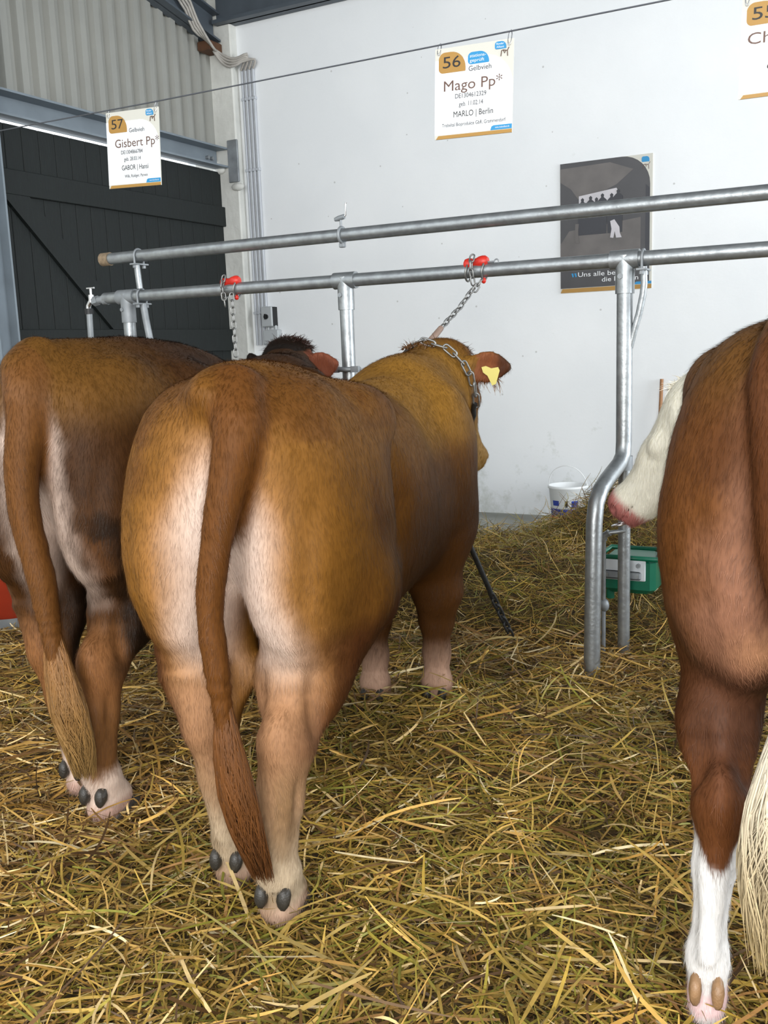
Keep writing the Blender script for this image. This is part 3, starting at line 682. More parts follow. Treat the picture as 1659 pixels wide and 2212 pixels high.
        # two rounds of neighbour smoothing
        for lam in (0.5, 0.5):
            S = np.zeros_like(V); N_ = np.zeros(len(V))
            for a in range(4):
                i, j = Q[:, a], Q[:, (a + 1) % 4]
                np.add.at(S, i, V[j]); np.add.at(N_, i, 1); np.add.at(S, j, V[i]); np.add.at(N_, j, 1)
            V = V * (1 - lam) + lam * S / np.maximum(N_, 1)[:, None]
        return V, Q

def mnormals(V, Q):
    n = np.cross(V[Q[:, 2]] - V[Q[:, 0]], V[Q[:, 3]] - V[Q[:, 1]]); N = np.zeros_like(V)
    for k in range(4): np.add.at(N, Q[:, k], n)
    return N / np.maximum(np.linalg.norm(N, axis=1), 1e-9)[:, None]

def frame_from(xdir, zhint):
    x = Vector(xdir).normalized(); z = Vector(zhint); z = (z - x * z.dot(x)).normalized(); y = z.cross(x)
    return Matrix((x, y, z)).transposed()          # columns x, y, z

def leg_hind(F, p, sy, w=1.0, gk=1.0, cw_=None):
    """p: foot (x, y); sy: +1 left leg, -1 right leg"""
    fx, fy = p; cw_ = cw_ or w
    hy = sy * 0.155 * 0.45 + fy * 0.55
    F.path([(0.16, sy * 0.17, 0.80), (0.055, hy + sy * 0.012, 0.60), (0.0 + fx * .6, hy, 0.485)], [0.165 * gk, 0.108 * gk, 0.066 * w], 0.08)
    F.ell((-0.052 + fx * .6, hy, 0.505), (0.036, 0.032 * w, 0.06), 0.05)
    F.path([(0.0 + fx * .6, hy, 0.475), (0.0 + fx * .8, hy * .4 + fy * .6, 0.34), (0.012 + fx, fy, 0.17)], [0.066 * w, 0.052 * cw_, 0.048 * cw_], 0.035)
    F.path([(-0.040 + fx * .6, hy, 0.46), (-0.034 + fx, fy, 0.18)], [0.024 * w, 0.022 * w], 0.03)
    for s in (-1, 1):
        F.ell((-0.012 + fx * .4, hy + s * 0.082 * gk, 0.575), (0.016, 0.020, 0.075), 0.035, carve=True)      # hollow before the hamstring
        F.ell((-0.014 + fx * .9, hy * .3 + fy * .7 + s * 0.056 * cw_, 0.30), (0.008, 0.012, 0.10), 0.02, carve=True)
    foot(F, fx + 0.02, fy, (w + cw_) / 2 * 0.84)
def foot(F, fx, fy, w=1.0):
    F.ell((fx - 0.004, fy, 0.138), (0.062 * w, 0.060 * w, 0.055), 0.035)
    F.path([(fx, fy, 0.13), (fx + 0.05, fy, 0.065)], [0.054 * w, 0.060 * w], 0.03)
    F.ell((fx - 0.005, fy, 0.052), (0.055, 0.062 * w, 0.042), 0.03)
    FEET.append((fx, fy, w))
FEET = []
def claws(root, mt):
    """two cloven claws and two dewclaws for every foot of the body just built"""
    for fx, fy, w in FEET:
        for s in (-1, 1):
            b = MB(); prof = [(-.010, .026, .038), (.03, .034, .050), (.075, .034, .050), (.115, .028, .036), (.145, .014, .016)]
            vs = []; n = 10
            for x, wd, ht in prof:
                for k in range(n):
                    a = pi * k / (n - 1); vs.append((fx + x, fy + s * 0.033 * w + wd * w * cos(a), 0.0 + ht * sin(a) ** 0.7))
            fs = [(i * n + k, i * n + k + 1, (i + 1) * n + k + 1, (i + 1) * n + k) for i in range(len(prof) - 1) for k in range(n - 1)]
            fs += [tuple(range(n - 1, -1, -1)), tuple(range((len(prof) - 1) * n, len(prof) * n))]
            b.add(vs, fs, True); b.build('hoof_claw', mt, root)
            d = MB(); vs = []
            c = Vector((fx - 0.052, fy + s * 0.034 * w, 0.105))
            for i, (r_, off) in enumerate(((0.021, 0.012), (0.0225, 0.0), (0.020, -0.010), (0.012, -0.016))):
                for k in range(n):
                    a = 2 * pi * k / n; vs.append((c.x + off - 0.004 * sin(a) * 0, c.y + r_ * w * 0.92 * cos(a), c.z + off * .35 + r_ * 1.25 * sin(a)))
            d.add(vs, [(i * n + k, i * n + (k + 1) % n, (i + 1) * n + (k + 1) % n, (i + 1) * n + k) for i in range(3) for k in range(n)] + [tuple(range(3 * n, 4 * n))], True)
            d.build('dewclaw', mt, root)
    FEET.clear()
def leg_front(F, p, sx, w=1.0):
    fx, fy = p; sy = sx
    F.path([(fx - 0.02, sy * 0.155 * .5 + fy * .5, 0.70), (fx + 0.015, fy + sy * 0.01, 0.50), (fx + 0.03, fy, 0.39)], [0.135 * w, 0.085 * w, 0.062 * w], 0.06)
    F.ell((fx + 0.035, fy, 0.385), (0.06, 0.058, 0.065), 0.04)
    F.path([(fx + 0.03, fy, 0.37), (fx + 0.02, fy, 0.25), (fx + 0.01, fy, 0.15)], [0.054 * w, 0.046 * w, 0.046 * w], 0.03)
    foot(F, fx + 0.01, fy, w * 0.86)

def head_prims(F, o, R, ear_l, ear_r, k0=0.05):
    """head-local: x to the muzzle, z out of the forehead, y to the animal's left"""
    o = Vector(o)
    def T(p): return tuple(o + R @ Vector(p))
    Rm = [list(r) for r in R]
    F.ell(T((0.06, 0, -0.10)), (0.13, 0.115, 0.125), 0.09, Rm)
    F.cone(T((0.06, 0, -0.055)), 0.088, T((0.24, 0, -0.07)), 0.078, k0)
    F.cone(T((0.22, 0, -0.09)), 0.082, T((0.43, 0, -0.085)), 0.066, k0)
    F.ell(T((0.465, 0, -0.075)), (0.055, 0.078, 0.060), 0.04, Rm)
    F.ell(T((0.44, 0, -0.135)), (0.07, 0.055, 0.035), 0.035, Rm)
    F.cone(T((0.10, 0, -0.20)), 0.082, T((0.40, 0, -0.135)), 0.05, k0)
    for s in (-1, 1):
        F.ell(T((0.12, s * 0.068, -0.16)), (0.11, 0.048, 0.095), 0.05, Rm)
        F.ell(T((0.185, s * 0.090, -0.045)), (0.045, 0.028, 0.032), 0.035, Rm)
        F.ell(T((0.02, s * 0.062, -0.02)), (0.05, 0.055, 0.045), 0.05, Rm)
    F.ell(T((-0.01, 0, -0.012)), (0.06, 0.075, 0.045), 0.05, Rm)
    for tip, base_s in ((ear_l, 1), (ear_r, -1)):
        b = Vector(T((0.025, base_s * 0.10, -0.095))); t = Vector(tip); ax = (t - b); L = ax.length
        nrm = Vector(EAR_FACE); Re = frame_from(ax, nrm); c = b + ax * 0.58; Rl = [list(r) for r in Re]
        F.cone(tuple(b), 0.038, tuple(b + ax * 0.35), 0.034, 0.03)
        F.ell(tuple(b + ax * 0.50), (L * 0.42, 0.066, 0.019), 0.025, Rl)
        F.cone(tuple(b + ax * 0.55), 0.048, tuple(b + ax * 0.93), 0.014, 0.03, None)
        F.ell(tuple(b + ax * 0.55 + Re @ Vector((0, 0, 0.050))), (L * 0.46, 0.070, 0.046), 0.012, Rl, carve=True)
        F.ell(tuple(b + ax * 0.70 + Re @ Vector((0, 0, -0.075))), (L * 0.50, 0.10, 0.058), 0.012, Rl, carve=True)
    for s in (-1, 1):
        F.ell(T((0.492, s * 0.058, -0.066)), (0.022, 0.022, 0.015), 0.010, Rm, carve=True)
    F.ell(T((0.46, 0, -0.112)), (0.07, 0.085, 0.004), 0.008, Rm, carve=True)
EAR_FACE = (-1, 0, 0.1)

def torso(F, chest_shift=0.0, wid=1.0, hip=0.0, tb=0.0):
    cs = chest_shift
    F.ell((0.20, 0, 1.085 + hip), (0.36, 0.262 * wid, 0.292), 0.05)
    F.ell((0.60, cs * .3, 1.03), (0.44, 0.238 * wid, 0.272), 0.10)
    F.ell((0.88, cs * .6, 0.905), (0.52, 0.262 * wid, 0.362), 0.10)
    F.ell((1.26, cs, 0.910), (0.36, 0.268 * wid, 0.370), 0.10)
    F.ell((0.66, cs * .4, 0.79), (0.38, 0.205, 0.22), 0.10)
    F.ell((1.42, cs, 0.72), (0.20, 0.16, 0.20), 0.10)
    for s in (-1, 1):
        F.ell((0.40, s * 0.195, 1.215 + hip), (0.13, 0.075, 0.075), 0.12)               # hook bones
        F.ell((-0.070, s * 0.085, 1.20 + hip), (0.070, 0.055, 0.080), 0.09)             # pin bones
        F.ell((0.06, s * 0.13, 1.13 + hip), (0.20, 0.13, 0.20), 0.08)                   # rump
        F.ell((0.035, s * 0.148 * wid, 0.93 + tb / 2), (0.205, 0.150, 0.335 - tb / 2), 0.035)             # buttock
        F.ell((0.22, s * 0.190 * wid, 0.915 + tb / 2), (0.240, 0.120, 0.315 - tb / 2), 0.06)              # thigh
        F.ell((0.42, s * 0.200, 0.755), (0.12, 0.080, 0.14), 0.07)                      # stifle
        F.ell((1.30, cs + s * 0.185, 0.96), (0.17, 0.115, 0.30), 0.06)                  # shoulder
        F.ell((1.38, cs + s * 0.17, 0.76), (0.14, 0.115, 0.17), 0.06)
        F.ell((0.50, s * 0.30 * wid, 0.98), (0.05, 0.05, 0.13), 0.10, carve=True)       # flank hollow
    F.ell((-0.02, 0, 1.318 + hip), (0.16, 0.060, 0.055), 0.09)                          # tail head
    F.ell((1.24, cs, 1.19), (0.28, 0.12, 0.09), 0.10)                                  # withers
    F.ell((0.29, 0, 0.66), (0.075, 0.075, 0.13), 0.03)                                  # scrotum

def fur(root, V, Q, N, col, n, L, w, seed):
    """short lying coat hairs, denser to the eye at the outline"""
    g = np.random.default_rng(seed); A = np.linalg.norm(np.cross(V[Q[:, 2]] - V[Q[:, 0]], V[Q[:, 3]] - V[Q[:, 1]]), axis=1)
    q = Q[np.searchsorted(np.cumsum(A) / A.sum(), g.random(n)).clip(0, len(Q) - 1)]; a, b = g.random((2, n, 1))
    def bl(X): return (X[q[:, 0]] * (1 - a) + X[q[:, 1]] * a) * (1 - b) + (X[q[:, 3]] * (1 - a) + X[q[:, 2]] * a) * b
    p, nn, c = bl(V), bl(N), bl(col); nn /= np.linalg.norm(nn, axis=1)[:, None]
    sw = (fbm(p, 7.0, 2) - .5) * 1.6
    fl = np.stack([-0.25 + 0 * sw, sw * .8, -1 + 0 * sw], 1) + g.normal(size=(n, 3)) * .16; fl -= nn * (fl * nn).sum(1)[:, None]; fl /= np.maximum(np.linalg.norm(fl, axis=1), 1e-6)[:, None]
    ln = L * (.6 + .8 * g.random(n))[:, None]; sd = np.cross(fl, nn)
    k = p[:, 2] < 0.03
    tip = p + fl * ln + nn * ln * .22; W2 = w * (.6 + .8 * g.random(n))[:, None]
    T = np.stack([p - sd * W2 - nn * .001, p + sd * W2 - nn * .001, tip], 1)[~k]
    cc = np.repeat((c * (.84 + .32 * g.random(n))[:, None])[~k], 3, axis=0)
    me = np_mesh('fur', T.reshape(-1, 3), np.arange(len(T) * 3).reshape(-1, 3), cc, smooth=False); me.materials.append(M_fur)
    o = link('fur', me, root); o['kind'] = 'stuff'; return o

def finish_bull(name, label, F, coat_fn, origin, heading, scale=1.0, nfur=150000, seed=1, hoof=None):
    V, Q = F.mesh(); N = mnormals(V, Q); x, y, z = V.T
    # skin folds above the hock, groove down the thigh, slight unevenness
    n1 = fbm(V, 5.0, 2) - .5; n2 = fbm(V * np.array([1, 1, 3.0]), 9, 2) - .5
    fold = np.sin((z + 0.16 * n1 + 0.12 * np.abs(y)) * 120) * sst(.56, .62, z) * sst(.74, .66, z) * sst(.12, -.02, x) * (0.5 + n2)
    gro = -np.exp(-((np.abs(y) - .215 - .1 * (z - .9)) / .022) ** 2) * sst(.62, .75, z) * sst(1.15, 1.0, z) * sst(.12, .0, x)
    V = V + N * (0.0035 * fold + 0.007 * gro + 0.010 * n1 * (z > .2) + 0.004 * n2 * (z > .1))[:, None]
    N = mnormals(V, Q); col = coat_fn(V, N)
    h = radians(heading)
    root = thing(name, label, 'bull', (origin[0], origin[1], 0), (0, 0, pi / 2 - h))
    root.scale = (scale,) * 3
    me = np_mesh('body', V, Q, col); me.materials.append(M_coat)
    link('body', me, root)
    fur(root, V, Q, N, col, nfur, 0.022, 0.0008, seed)
    claws(root, hoof or M_hoof)
    return root

def hair_lock(name, root, core, rad, n, cols, seed, length_seg=11, w0=0.0028):
    """strands following a tail core line: list of local points, spread radius at each"""
    g = np.random.default_rng(seed); P = np.array(core); m_ = len(P)
    tt = np.linspace(0, 1, length_seg)
    base = np.stack([np.interp(tt * (m_ - 1), np.arange(m_), P[:, i]) for i in range(3)], 1)
    rr = np.interp(tt * (m_ - 1), np.arange(m_), rad)
    ang = g.random(n) * 2 * pi; rad_u = np.sqrt(g.random(n)); endf = 0.45 + 0.55 * g.random(n) ** 0.8; st = g.random(n) * 0.40
    V = np.zeros((n, length_seg, 3, 3)); cc = np.zeros((n, length_seg, 3, 3)); ph = g.random(n) * 6.28
    for i in range(length_seg):
        s = st + (endf - st) * tt[i]; c = np.stack([np.interp(s, tt, base[:, k]) for k in range(3)], 1); r_ = np.interp(s, tt, rr)
        wob = 0.45 * np.sin(6 * s + np.round(ph * 1.5) * 2.1) + 0.12 * np.sin(11 * s + ph)
        ce = c + np.stack([np.cos(ang + wob) * rad_u * r_ * 0.7, np.sin(ang + wob) * rad_u * r_, np.zeros(n)], 1)
        w = w0 * (1 - 0.85 * tt[i] ** 2)
        for k in range(3):
            a = ang + 2 * pi * k / 3; V[:, i, k] = ce + np.stack([np.cos(a) * w, np.sin(a) * w, 0 * a], 1)
        q = np.clip(s, 0, 1)[:, None]
        cc[:, i, :] = ((np.array(cols[0]) * (1 - q) + np.array(cols[1]) * q) * (0.72 + 0.5 * ((ph * 7.1) % 1)[:, None]))[:, None, :]
    Vf = V.reshape(-1, 3); ids = np.arange(n * length_seg * 3).reshape(n, length_seg, 3); Fs = []
    for k in range(3):
        k2 = (k + 1) % 3
        Fs.append(np.stack([ids[:, :-1, k], ids[:, :-1, k2], ids[:, 1:, k2], ids[:, 1:, k]], -1).reshape(-1, 4))
    me = np_mesh(name, Vf, np.concatenate(Fs), cc.reshape(-1, 3)); me.materials.append(M_hair)
    o = link(name, me, root); o['kind'] = 'stuff'; return o

HG = 0.0105
def tail_pts(tp):
    return np.stack([np.interp(np.linspace(0, len(tp) - 1, 40), np.arange(len(tp)), tp[:, i]) for i in range(3)], 1)
def tri(V, f): return f(V[:, 0], V[:, 1], V[:, 2])

# ---- centre bull
F = Field((-0.34, -0.50, -0.01), (2.38, 0.46, 1.56), HG)
torso(F, chest_shift=-0.05, tb=0.04)
leg_hind(F, (-0.075, -0.072), -1, 1.0, 0.90); leg_hind(F, (0.06, 0.110), 1, 0.98, 0.90)
leg_front(F, (1.33, -0.175), -1); leg_front(F, (1.28, 0.055), 1)
F.ell((1.44, -0.05, 1.06), (0.26, 0.23, 0.28), 0.1)
F.cone((1.42, -0.05, 1.08), 0.235, (1.82, -0.085, 1.20), 0.150, 0.10)
F.cone((1.40, -0.05, 1.24), 0.10, (1.86, -0.07, 1.325), 0.085, 0.09)
F.cone((1.50, -0.05, 0.95), 0.17, (1.85, -0.09, 1.08), 0.10, 0.10)
HC_O = (1.93, -0.125, 1.36); HC_R = frame_from((0.36, -0.20, -0.88), (0.86, -0.22, 0.36))
C_TIP = (1.92, -0.400, 1.300)
EAR_FACE = (-1.0, -0.25, -0.15)
head_prims(F, HC_O, HC_R, (2.14, 0.045, 1.27), C_TIP)
TAILC = [(-0.07, -0.045, 1.315), (-0.150, -0.080, 1.25), (-0.185, -0.068, 1.15), (-0.205, -0.036, 1.0), (-0.208, -0.010, 0.85), (-0.205, -0.014, 0.72), (-0.195, -0.020, 0.60), (-0.19, -0.028, 0.48)]
F.spline(TAILC, [0.060, 0.058, 0.046, 0.035, 0.031, 0.030, 0.026, 0.016], 0.022)
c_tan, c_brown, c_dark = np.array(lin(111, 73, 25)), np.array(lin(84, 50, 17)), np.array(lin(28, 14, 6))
c_pale, c_cream, c_pink = np.array(lin(194, 172, 158)), np.array(lin(182, 164, 138)), np.array(lin(166, 122, 108))
c_hoof = np.array(lin(58, 54, 48))
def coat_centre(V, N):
    x, y, z = V.T; n1 = fbm(V, 6); n2 = fbm(V * np.array([1, 1, .25]), 26)
    C_ = np.tile(c_tan, (len(V), 1))
    C_ = mix(C_, c_brown, 0.75 * sst(.45, .8, n1 + .15 * (z > 1.2)))
    # darker shoulder, chest, belly and upper arm: mostly shade painted into the coat
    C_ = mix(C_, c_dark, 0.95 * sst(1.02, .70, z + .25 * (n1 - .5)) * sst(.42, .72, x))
    C_ = mix(C_, np.array(lin(136, 97, 36)), 0.8 * sst(.75, 1.0, x) * sst(.98, 1.14, z + .12 * (n1 - .5)) * sst(1.95, 1.80, x))  # upper neck and shoulder lightened to offset weak light there
    C_ = mix(C_, c_brown, 0.6 * sst(1.78, 1.88, x))
    # outer thigh red-brown towards the stifle
    C_ = mix(C_, c_brown, 0.9 * sst(.95, .60, z + .2 * (n2 - .5)) * sst(.20, .31, np.abs(y)) * (z > .30))
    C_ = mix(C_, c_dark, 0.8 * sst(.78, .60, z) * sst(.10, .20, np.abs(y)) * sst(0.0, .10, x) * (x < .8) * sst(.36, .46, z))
    C_ = mix(C_, c_brown, 0.6 * sst(.42, .6, x) * sst(1.6, 1.4, x) * sst(1.12, .98, z))  # flank browned further to imitate its shade
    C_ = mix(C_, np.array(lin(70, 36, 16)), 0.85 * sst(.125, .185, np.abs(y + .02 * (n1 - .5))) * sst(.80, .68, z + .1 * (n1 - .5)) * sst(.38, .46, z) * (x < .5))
    # pale inner buttocks beside the tail
    dd = np.abs(y + .02) - (.110 + .05 * (n2 - .5) - .08 * sst(.98, 1.22, z) + .03 * sst(.9, .75, z))
    C_ = mix(C_, np.array(lin(158, 112, 66)), 0.75 * sst(.12, -.01, dd) * sst(1.28, 1.12, z) * sst(.08, -.05, x) * sst(.50, .66, z))
    C_ = mix(C_, c_pale, sst(.065, -.045, dd + .03 * (n2 - .5)) * sst(1.26, 1.08, z) * sst(.06, -.05, x) * sst(.56, .74, z + .10 * (n1 - .5)))
    # lower hind legs: pinkish tan to cream
    hl = (x < .6)
    C_ = mix(C_, np.array(lin(156, 116, 86)), 0.75 * sst(.68, .58, z) * hl * sst(.05, -.03, x) * sst(.22, .13, np.abs(y)))
    C_ = mix(C_, np.array(lin(146, 116, 86)), 0.7 * sst(.46, .36, z + .15 * (n1 - .5)) * hl)
    C_ = mix(C_, c_cream, 0.9 * sst(.36, .16, z + .15 * (n1 - .5)) * hl)
    C_ = mix(C_, c_pink, 0.5 * sst(.10, .06, z) * hl)
    # front legs pale low down
    fl = (x > 1.0)
    C_ = mix(C_, np.array(lin(176, 142, 120)), 0.9 * sst(.34, .16, z) * fl)
    C_ = mix(C_, np.array(lin(112, 84, 50)), 0.45 * sst(.52, .68, fbm(V * np.array([1, 1, .5]), 16, 3)) * sst(.5, .35, z) * hl)
    # muzzle, ear lining
    hx = (V - np.array(HC_O)) @ np.array([[HC_R[i][0]] for i in range(3)])
    C_ = mix(C_, np.array(lin(140, 108, 56)), 0.8 * sst(.20, .34, hx[:, 0]) * (x > 1.6))
    ear = (x > 1.84) * (y < -.23) * (z > 1.15); C_ = mix(C_, np.array(lin(128, 74, 48)), 0.8 * ear * sst(.3, .8, -N[:, 0]))
    C_ = mix(C_, c_dark, ear * sst(-.33, -.365, y) * .7)
    # tail darker brown
    tp = np.array(TAILC); td = np.min(np.linalg.norm(V[:, None, :] - tail_pts(tp)[None], axis=2), axis=1)
    C_ = mix(C_, np.array(lin(88, 52, 18)), sst(.085, .055, td) * ((x < -.115) | (z > 1.24)))
    return C_ * (0.90 + 0.2 * n2)[:, None]
F_C = F
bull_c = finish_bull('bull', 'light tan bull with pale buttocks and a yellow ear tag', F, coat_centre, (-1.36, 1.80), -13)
hair_lock('tail_hair', bull_c, [(-0.195, -0.020, 0.66), (-0.195, -0.025, 0.52), (-0.185, -0.035, 0.40), (-0.17, -0.05, 0.29), (-0.15, -0.075, 0.17)], [0.012, 0.036, 0.046, 0.042, 0.026], 1600, (lin(100, 60, 22), lin(86, 50, 20)), 4)
# poll hair
def fuzz(name, root, c, r, n, L, colr, seed, dirn, w=0.0022):
    g = np.random.default_rng(seed); d = g.normal(size=(n, 3)); d /= np.linalg.norm(d, axis=1)[:, None]; d[:, 2] = np.abs(d[:, 2])
    p0 = np.array(c) + d * np.array(r); dr = d * 0.6 + np.array(dirn) + g.normal(size=(n, 3)) * 0.35; dr /= np.linalg.norm(dr, axis=1)[:, None]
    curl = g.normal(size=(n, 3)) * 0.5; V = np.zeros((n, 4, 2, 3)); side = np.cross(dr, g.normal(size=(n, 3))); side /= np.linalg.norm(side, axis=1)[:, None]
    ln = L * (0.5 + g.random(n))
    for i in range(4):
        t = i / 3; p = p0 + (dr * t + curl * t * t * .6 - np.array([0, 0, .5]) * t * t) * ln[:, None]
        ww = w * (1 - .8 * t); V[:, i, 0] = p - side * ww; V[:, i, 1] = p + side * ww
    ids = np.arange(n * 8).reshape(n, 4, 2); Fq = np.stack([ids[:, :-1, 0], ids[:, :-1, 1], ids[:, 1:, 1], ids[:, 1:, 0]], -1).reshape(-1, 4)
    cc = np.repeat(np.array(colr)[None] * (0.6 + 0.7 * g.random(n))[:, None], 8, axis=0)
    me = np_mesh(name, V.reshape(-1, 3), Fq, cc); me.materials.append(M_hair); o = link(name, me, root); o['kind'] = 'stuff'; return o
fuzz('poll_hair', bull_c, (1.915, -0.12, 1.355), (0.075, 0.10, 0.055), 900, 0.026, lin(76, 42, 16), 5, (0.6, -.3, .2))
fuzz('neck_hair', bull_c, (1.72, -0.06, 1.385), (0.20, 0.05, 0.02), 250, 0.022, lin(86, 54, 20), 6, (-.3, 0, .6))
fuzz('ear_fringe', bull_c, (1.93, -0.285, 1.255), (0.02, 0.05, 0.02), 110, 0.035, lin(130, 92, 54), 7, (0, -.3, -1.2))
# ear tag
et = MB().prism([(-.028, .030), (-.010, .034), (.012, .024), (.040, .028), (.046, .014), (.030, -.040), (.014, -.046), (-.004, -.006), (-.022, .008)], -0.003, 0.003, 'y')
o = et.build('ear_tag', M_tag, bull_c); o.location = (1.862, -0.312, 1.275); o.rotation_euler = (0, 0.0, -pi / 2 + 0.2)
# neck chain of the centre bull
C_o = np.array([-1.36, 1.80]); ch_ = radians(-13); C_f = np.array([sin(ch_), cos(ch_)]); C_l = np.array([-cos(ch_), sin(ch_)])
def cw(p): q = C_o + C_f * p[0] + C_l * p[1]; return (q[0], q[1], p[2])
nc = thing('neck_chain', 'bright steel chain around the neck of the light tan bull', 'chain')
NC_AX = Vector((0.93, -0.10, 0.35)).normalized(); NC_C = Vector((1.83, -0.085, 1.19))
NC_U = (Vector((0, 0, 1)) - NC_AX * NC_AX.z).normalized(); NC_S = NC_AX.cross(NC_U)
def neck_pt(a, off=0.012):
    d = NC_U * cos(a) + NC_S * sin(a); q = F_C.surf(NC_C, d); return cw(tuple(Vector(q) + d * off))
chain_along([neck_pt(a) for a in np.linspace(-0.25, 1.80, 16)], LINKN, 0.046, nc)
MB().tube([neck_pt(a, 0.008) for a in np.linspace(1.75, 2 * pi - 0.25, 30)], 0.011, 8).build('strap', M_chaindark, nc)
# lower tether
lt = thing('ground_tether', 'dark strap and chain running from the bull down into the hay', 'chain')
MB().tube([(-1.60, 3.46, 0.80), (-1.53, 3.58, 0.58), (-1.49, 3.72, 0.33)], 0.0115, 10).build('strap', M_chaindark, lt)
chain_along([(-1.492, 3.715, 0.34), (-1.455, 3.85, 0.12)], LINKD, 0.040, lt)

# ---- left bull
F = Field((-0.34, -0.46, -0.01), (2.30, 0.52, 1.54), HG)
torso(F, chest_shift=0.02, tb=0.05)
F.ell((0.46, 0, 1.20), (0.40, 0.13, 0.175), 0.10)
leg_hind(F, (-0.075, -0.090), -1, 0.95, 0.80); leg_hind(F, (0.05, 0.085), 1, 0.92, 0.80)
leg_front(F, (1.36, -0.10), -1); leg_front(F, (1.30, 0.16), 1)
F.cone((1.42, 0.03, 1.06), 0.225, (1.76, 0.15, 1.15), 0.160, 0.10)
F.cone((1.40, 0.03, 1.18), 0.10, (1.76, 0.15, 1.24), 0.085, 0.09)
HL_O = (1.82, 0.185, 1.325); HL_R = frame_from((0.62, 0.02, -0.76), (0.76, 0.0, 0.62))
EAR_FACE = (-0.8, -0.2, -0.3)
head_prims(F, HL_O, HL_R, (1.92, 0.45, 1.28), (1.81, -0.065, 1.265))
TAILL = [(-0.06, 0.0, 1.325), (-0.140, -0.030, 1.265), (-0.180, -0.050, 1.17), (-0.205, -0.044, 1.05), (-0.215, -0.050, 0.92), (-0.21, -0.076, 0.76), (-0.205, -0.086, 0.62), (-0.20, -0.095, 0.52), (-0.195, -0.105, 0.44)]
F.spline(TAILL, [0.066, 0.062, 0.052, 0.044, 0.040, 0.036, 0.032, 0.028, 0.016], 0.022)
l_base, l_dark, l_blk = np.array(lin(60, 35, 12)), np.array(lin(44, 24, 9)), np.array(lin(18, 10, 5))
def coat_left(V, N):
    x, y, z = V.T; n1 = fbm(V, 6); n2 = fbm(V * np.array([1, 1, .25]), 26); n3 = fbm(V, 18, 2)
    C_ = np.tile(l_base, (len(V), 1))
    C_ = mix(C_, l_dark, 0.7 * sst(.45, .75, n1))
    C_ = mix(C_, np.array(lin(94, 62, 21)), 0.85 * sst(1.10, 1.24, z) * sst(.32, .02, x + .3 * (n1 - .5)))
    C_ = mix(C_, l_blk, 0.95 * sst(1.04, .90, z + .15 * (n3 - .5)) * sst(.02, .14, x + .2 * (n3 - .5)) * sst(.10, .18, np.abs(y)))  # flank blackened to imitate the shade between the bulls
    mt = sst(.5, .62, n3) * sst(1.0, .8, z) * sst(.14, .2, np.abs(y)) * (x < .34)
    C_ = mix(C_, np.array(lin(116, 76, 46)), 0.45 * mt)
    dd = np.abs(y + .03) - (.085 + .05 * (n3 - .5) - .05 * sst(1.05, 1.28, z) + .015 * sst(.95, .7, z))
    C_ = mix(C_, c_pale, sst(.06, -.04, dd + .03 * (n2 - .5)) * sst(1.30, 1.16, z) * sst(.04, -.06, x) * sst(.60, .74, z + .1 * (n3 - .5)))
    hl = (x < .6)
    C_ = mix(C_, np.array(lin(140, 94, 56)), 0.8 * sst(.66, .5, z) * hl * sst(.06, -.03, x))
    C_ = mix(C_, np.array(lin(108, 72, 38)), 0.8 * sst(.45, .30, z) * hl)
    C_ = mix(C_, l_blk, 0.85 * sst(.74, .64, z) * sst(.34, .46, z + .06 * (n3 - .5)) * hl * np.maximum(sst(-.01, .04, x), sst(-.16, -.20, y)))  # shaded front and right side of the hind legs painted dark
    C_ = mix(C_, np.array(lin(204, 182, 166)), sst(.20, .15, z + .06 * (n3 - .5)) * hl)
    C_ = mix(C_, c_pink, 0.6 * sst(.085, .06, z) * hl)
    C_ = mix(C_, l_blk, 0.9 * (x > 1.66) * sst(1.25, 1.30, z) * (y > .07))
    C_ = mix(C_, l_blk, 0.75 * sst(-.165, -.235, y + .06 * (n3 - .5)) * sst(1.0, .86, z + .15 * (n3 - .5)) * sst(.40, .48, z) * (x < .9))  # side towards the centre bull painted black as shade
    ear = (x > 1.72) * (y < .065) * (z > 1.17); C_ = mix(C_, np.array(lin(120, 66, 46)), 0.85 * ear)
    tp = np.array(TAILL); td = np.min(np.linalg.norm(V[:, None, :] - tail_pts(tp)[None], axis=2), axis=1)
    C_ = mix(C_, np.array(lin(96, 60, 26)), sst(.085, .055, td) * (x < -.115))
    return C_ * (0.88 + 0.24 * n2)[:, None]
bull_l = finish_bull('bull', 'dark brown bull with a blond tail switch and dirty flank with shade painted in', F, coat_left, (-2.165, 2.022), -7, 1.055, seed=3)
hair_lock('tail_hair', bull_l, [(-0.20, -0.083, 0.66), (-0.20, -0.095, 0.52), (-0.195, -0.110, 0.40), (-0.18, -0.117, 0.30), (-0.165, -0.12, 0.19)], [0.012, 0.042, 0.056, 0.052, 0.034], 1600, (lin(126, 84, 44), lin(140, 110, 64)), 8)
fuzz('poll_hair', bull_l, (1.82, 0.185, 1.325), (0.075, 0.10, 0.06), 1800, 0.024, lin(46, 24, 15), 9, (.4, -.3, .2))

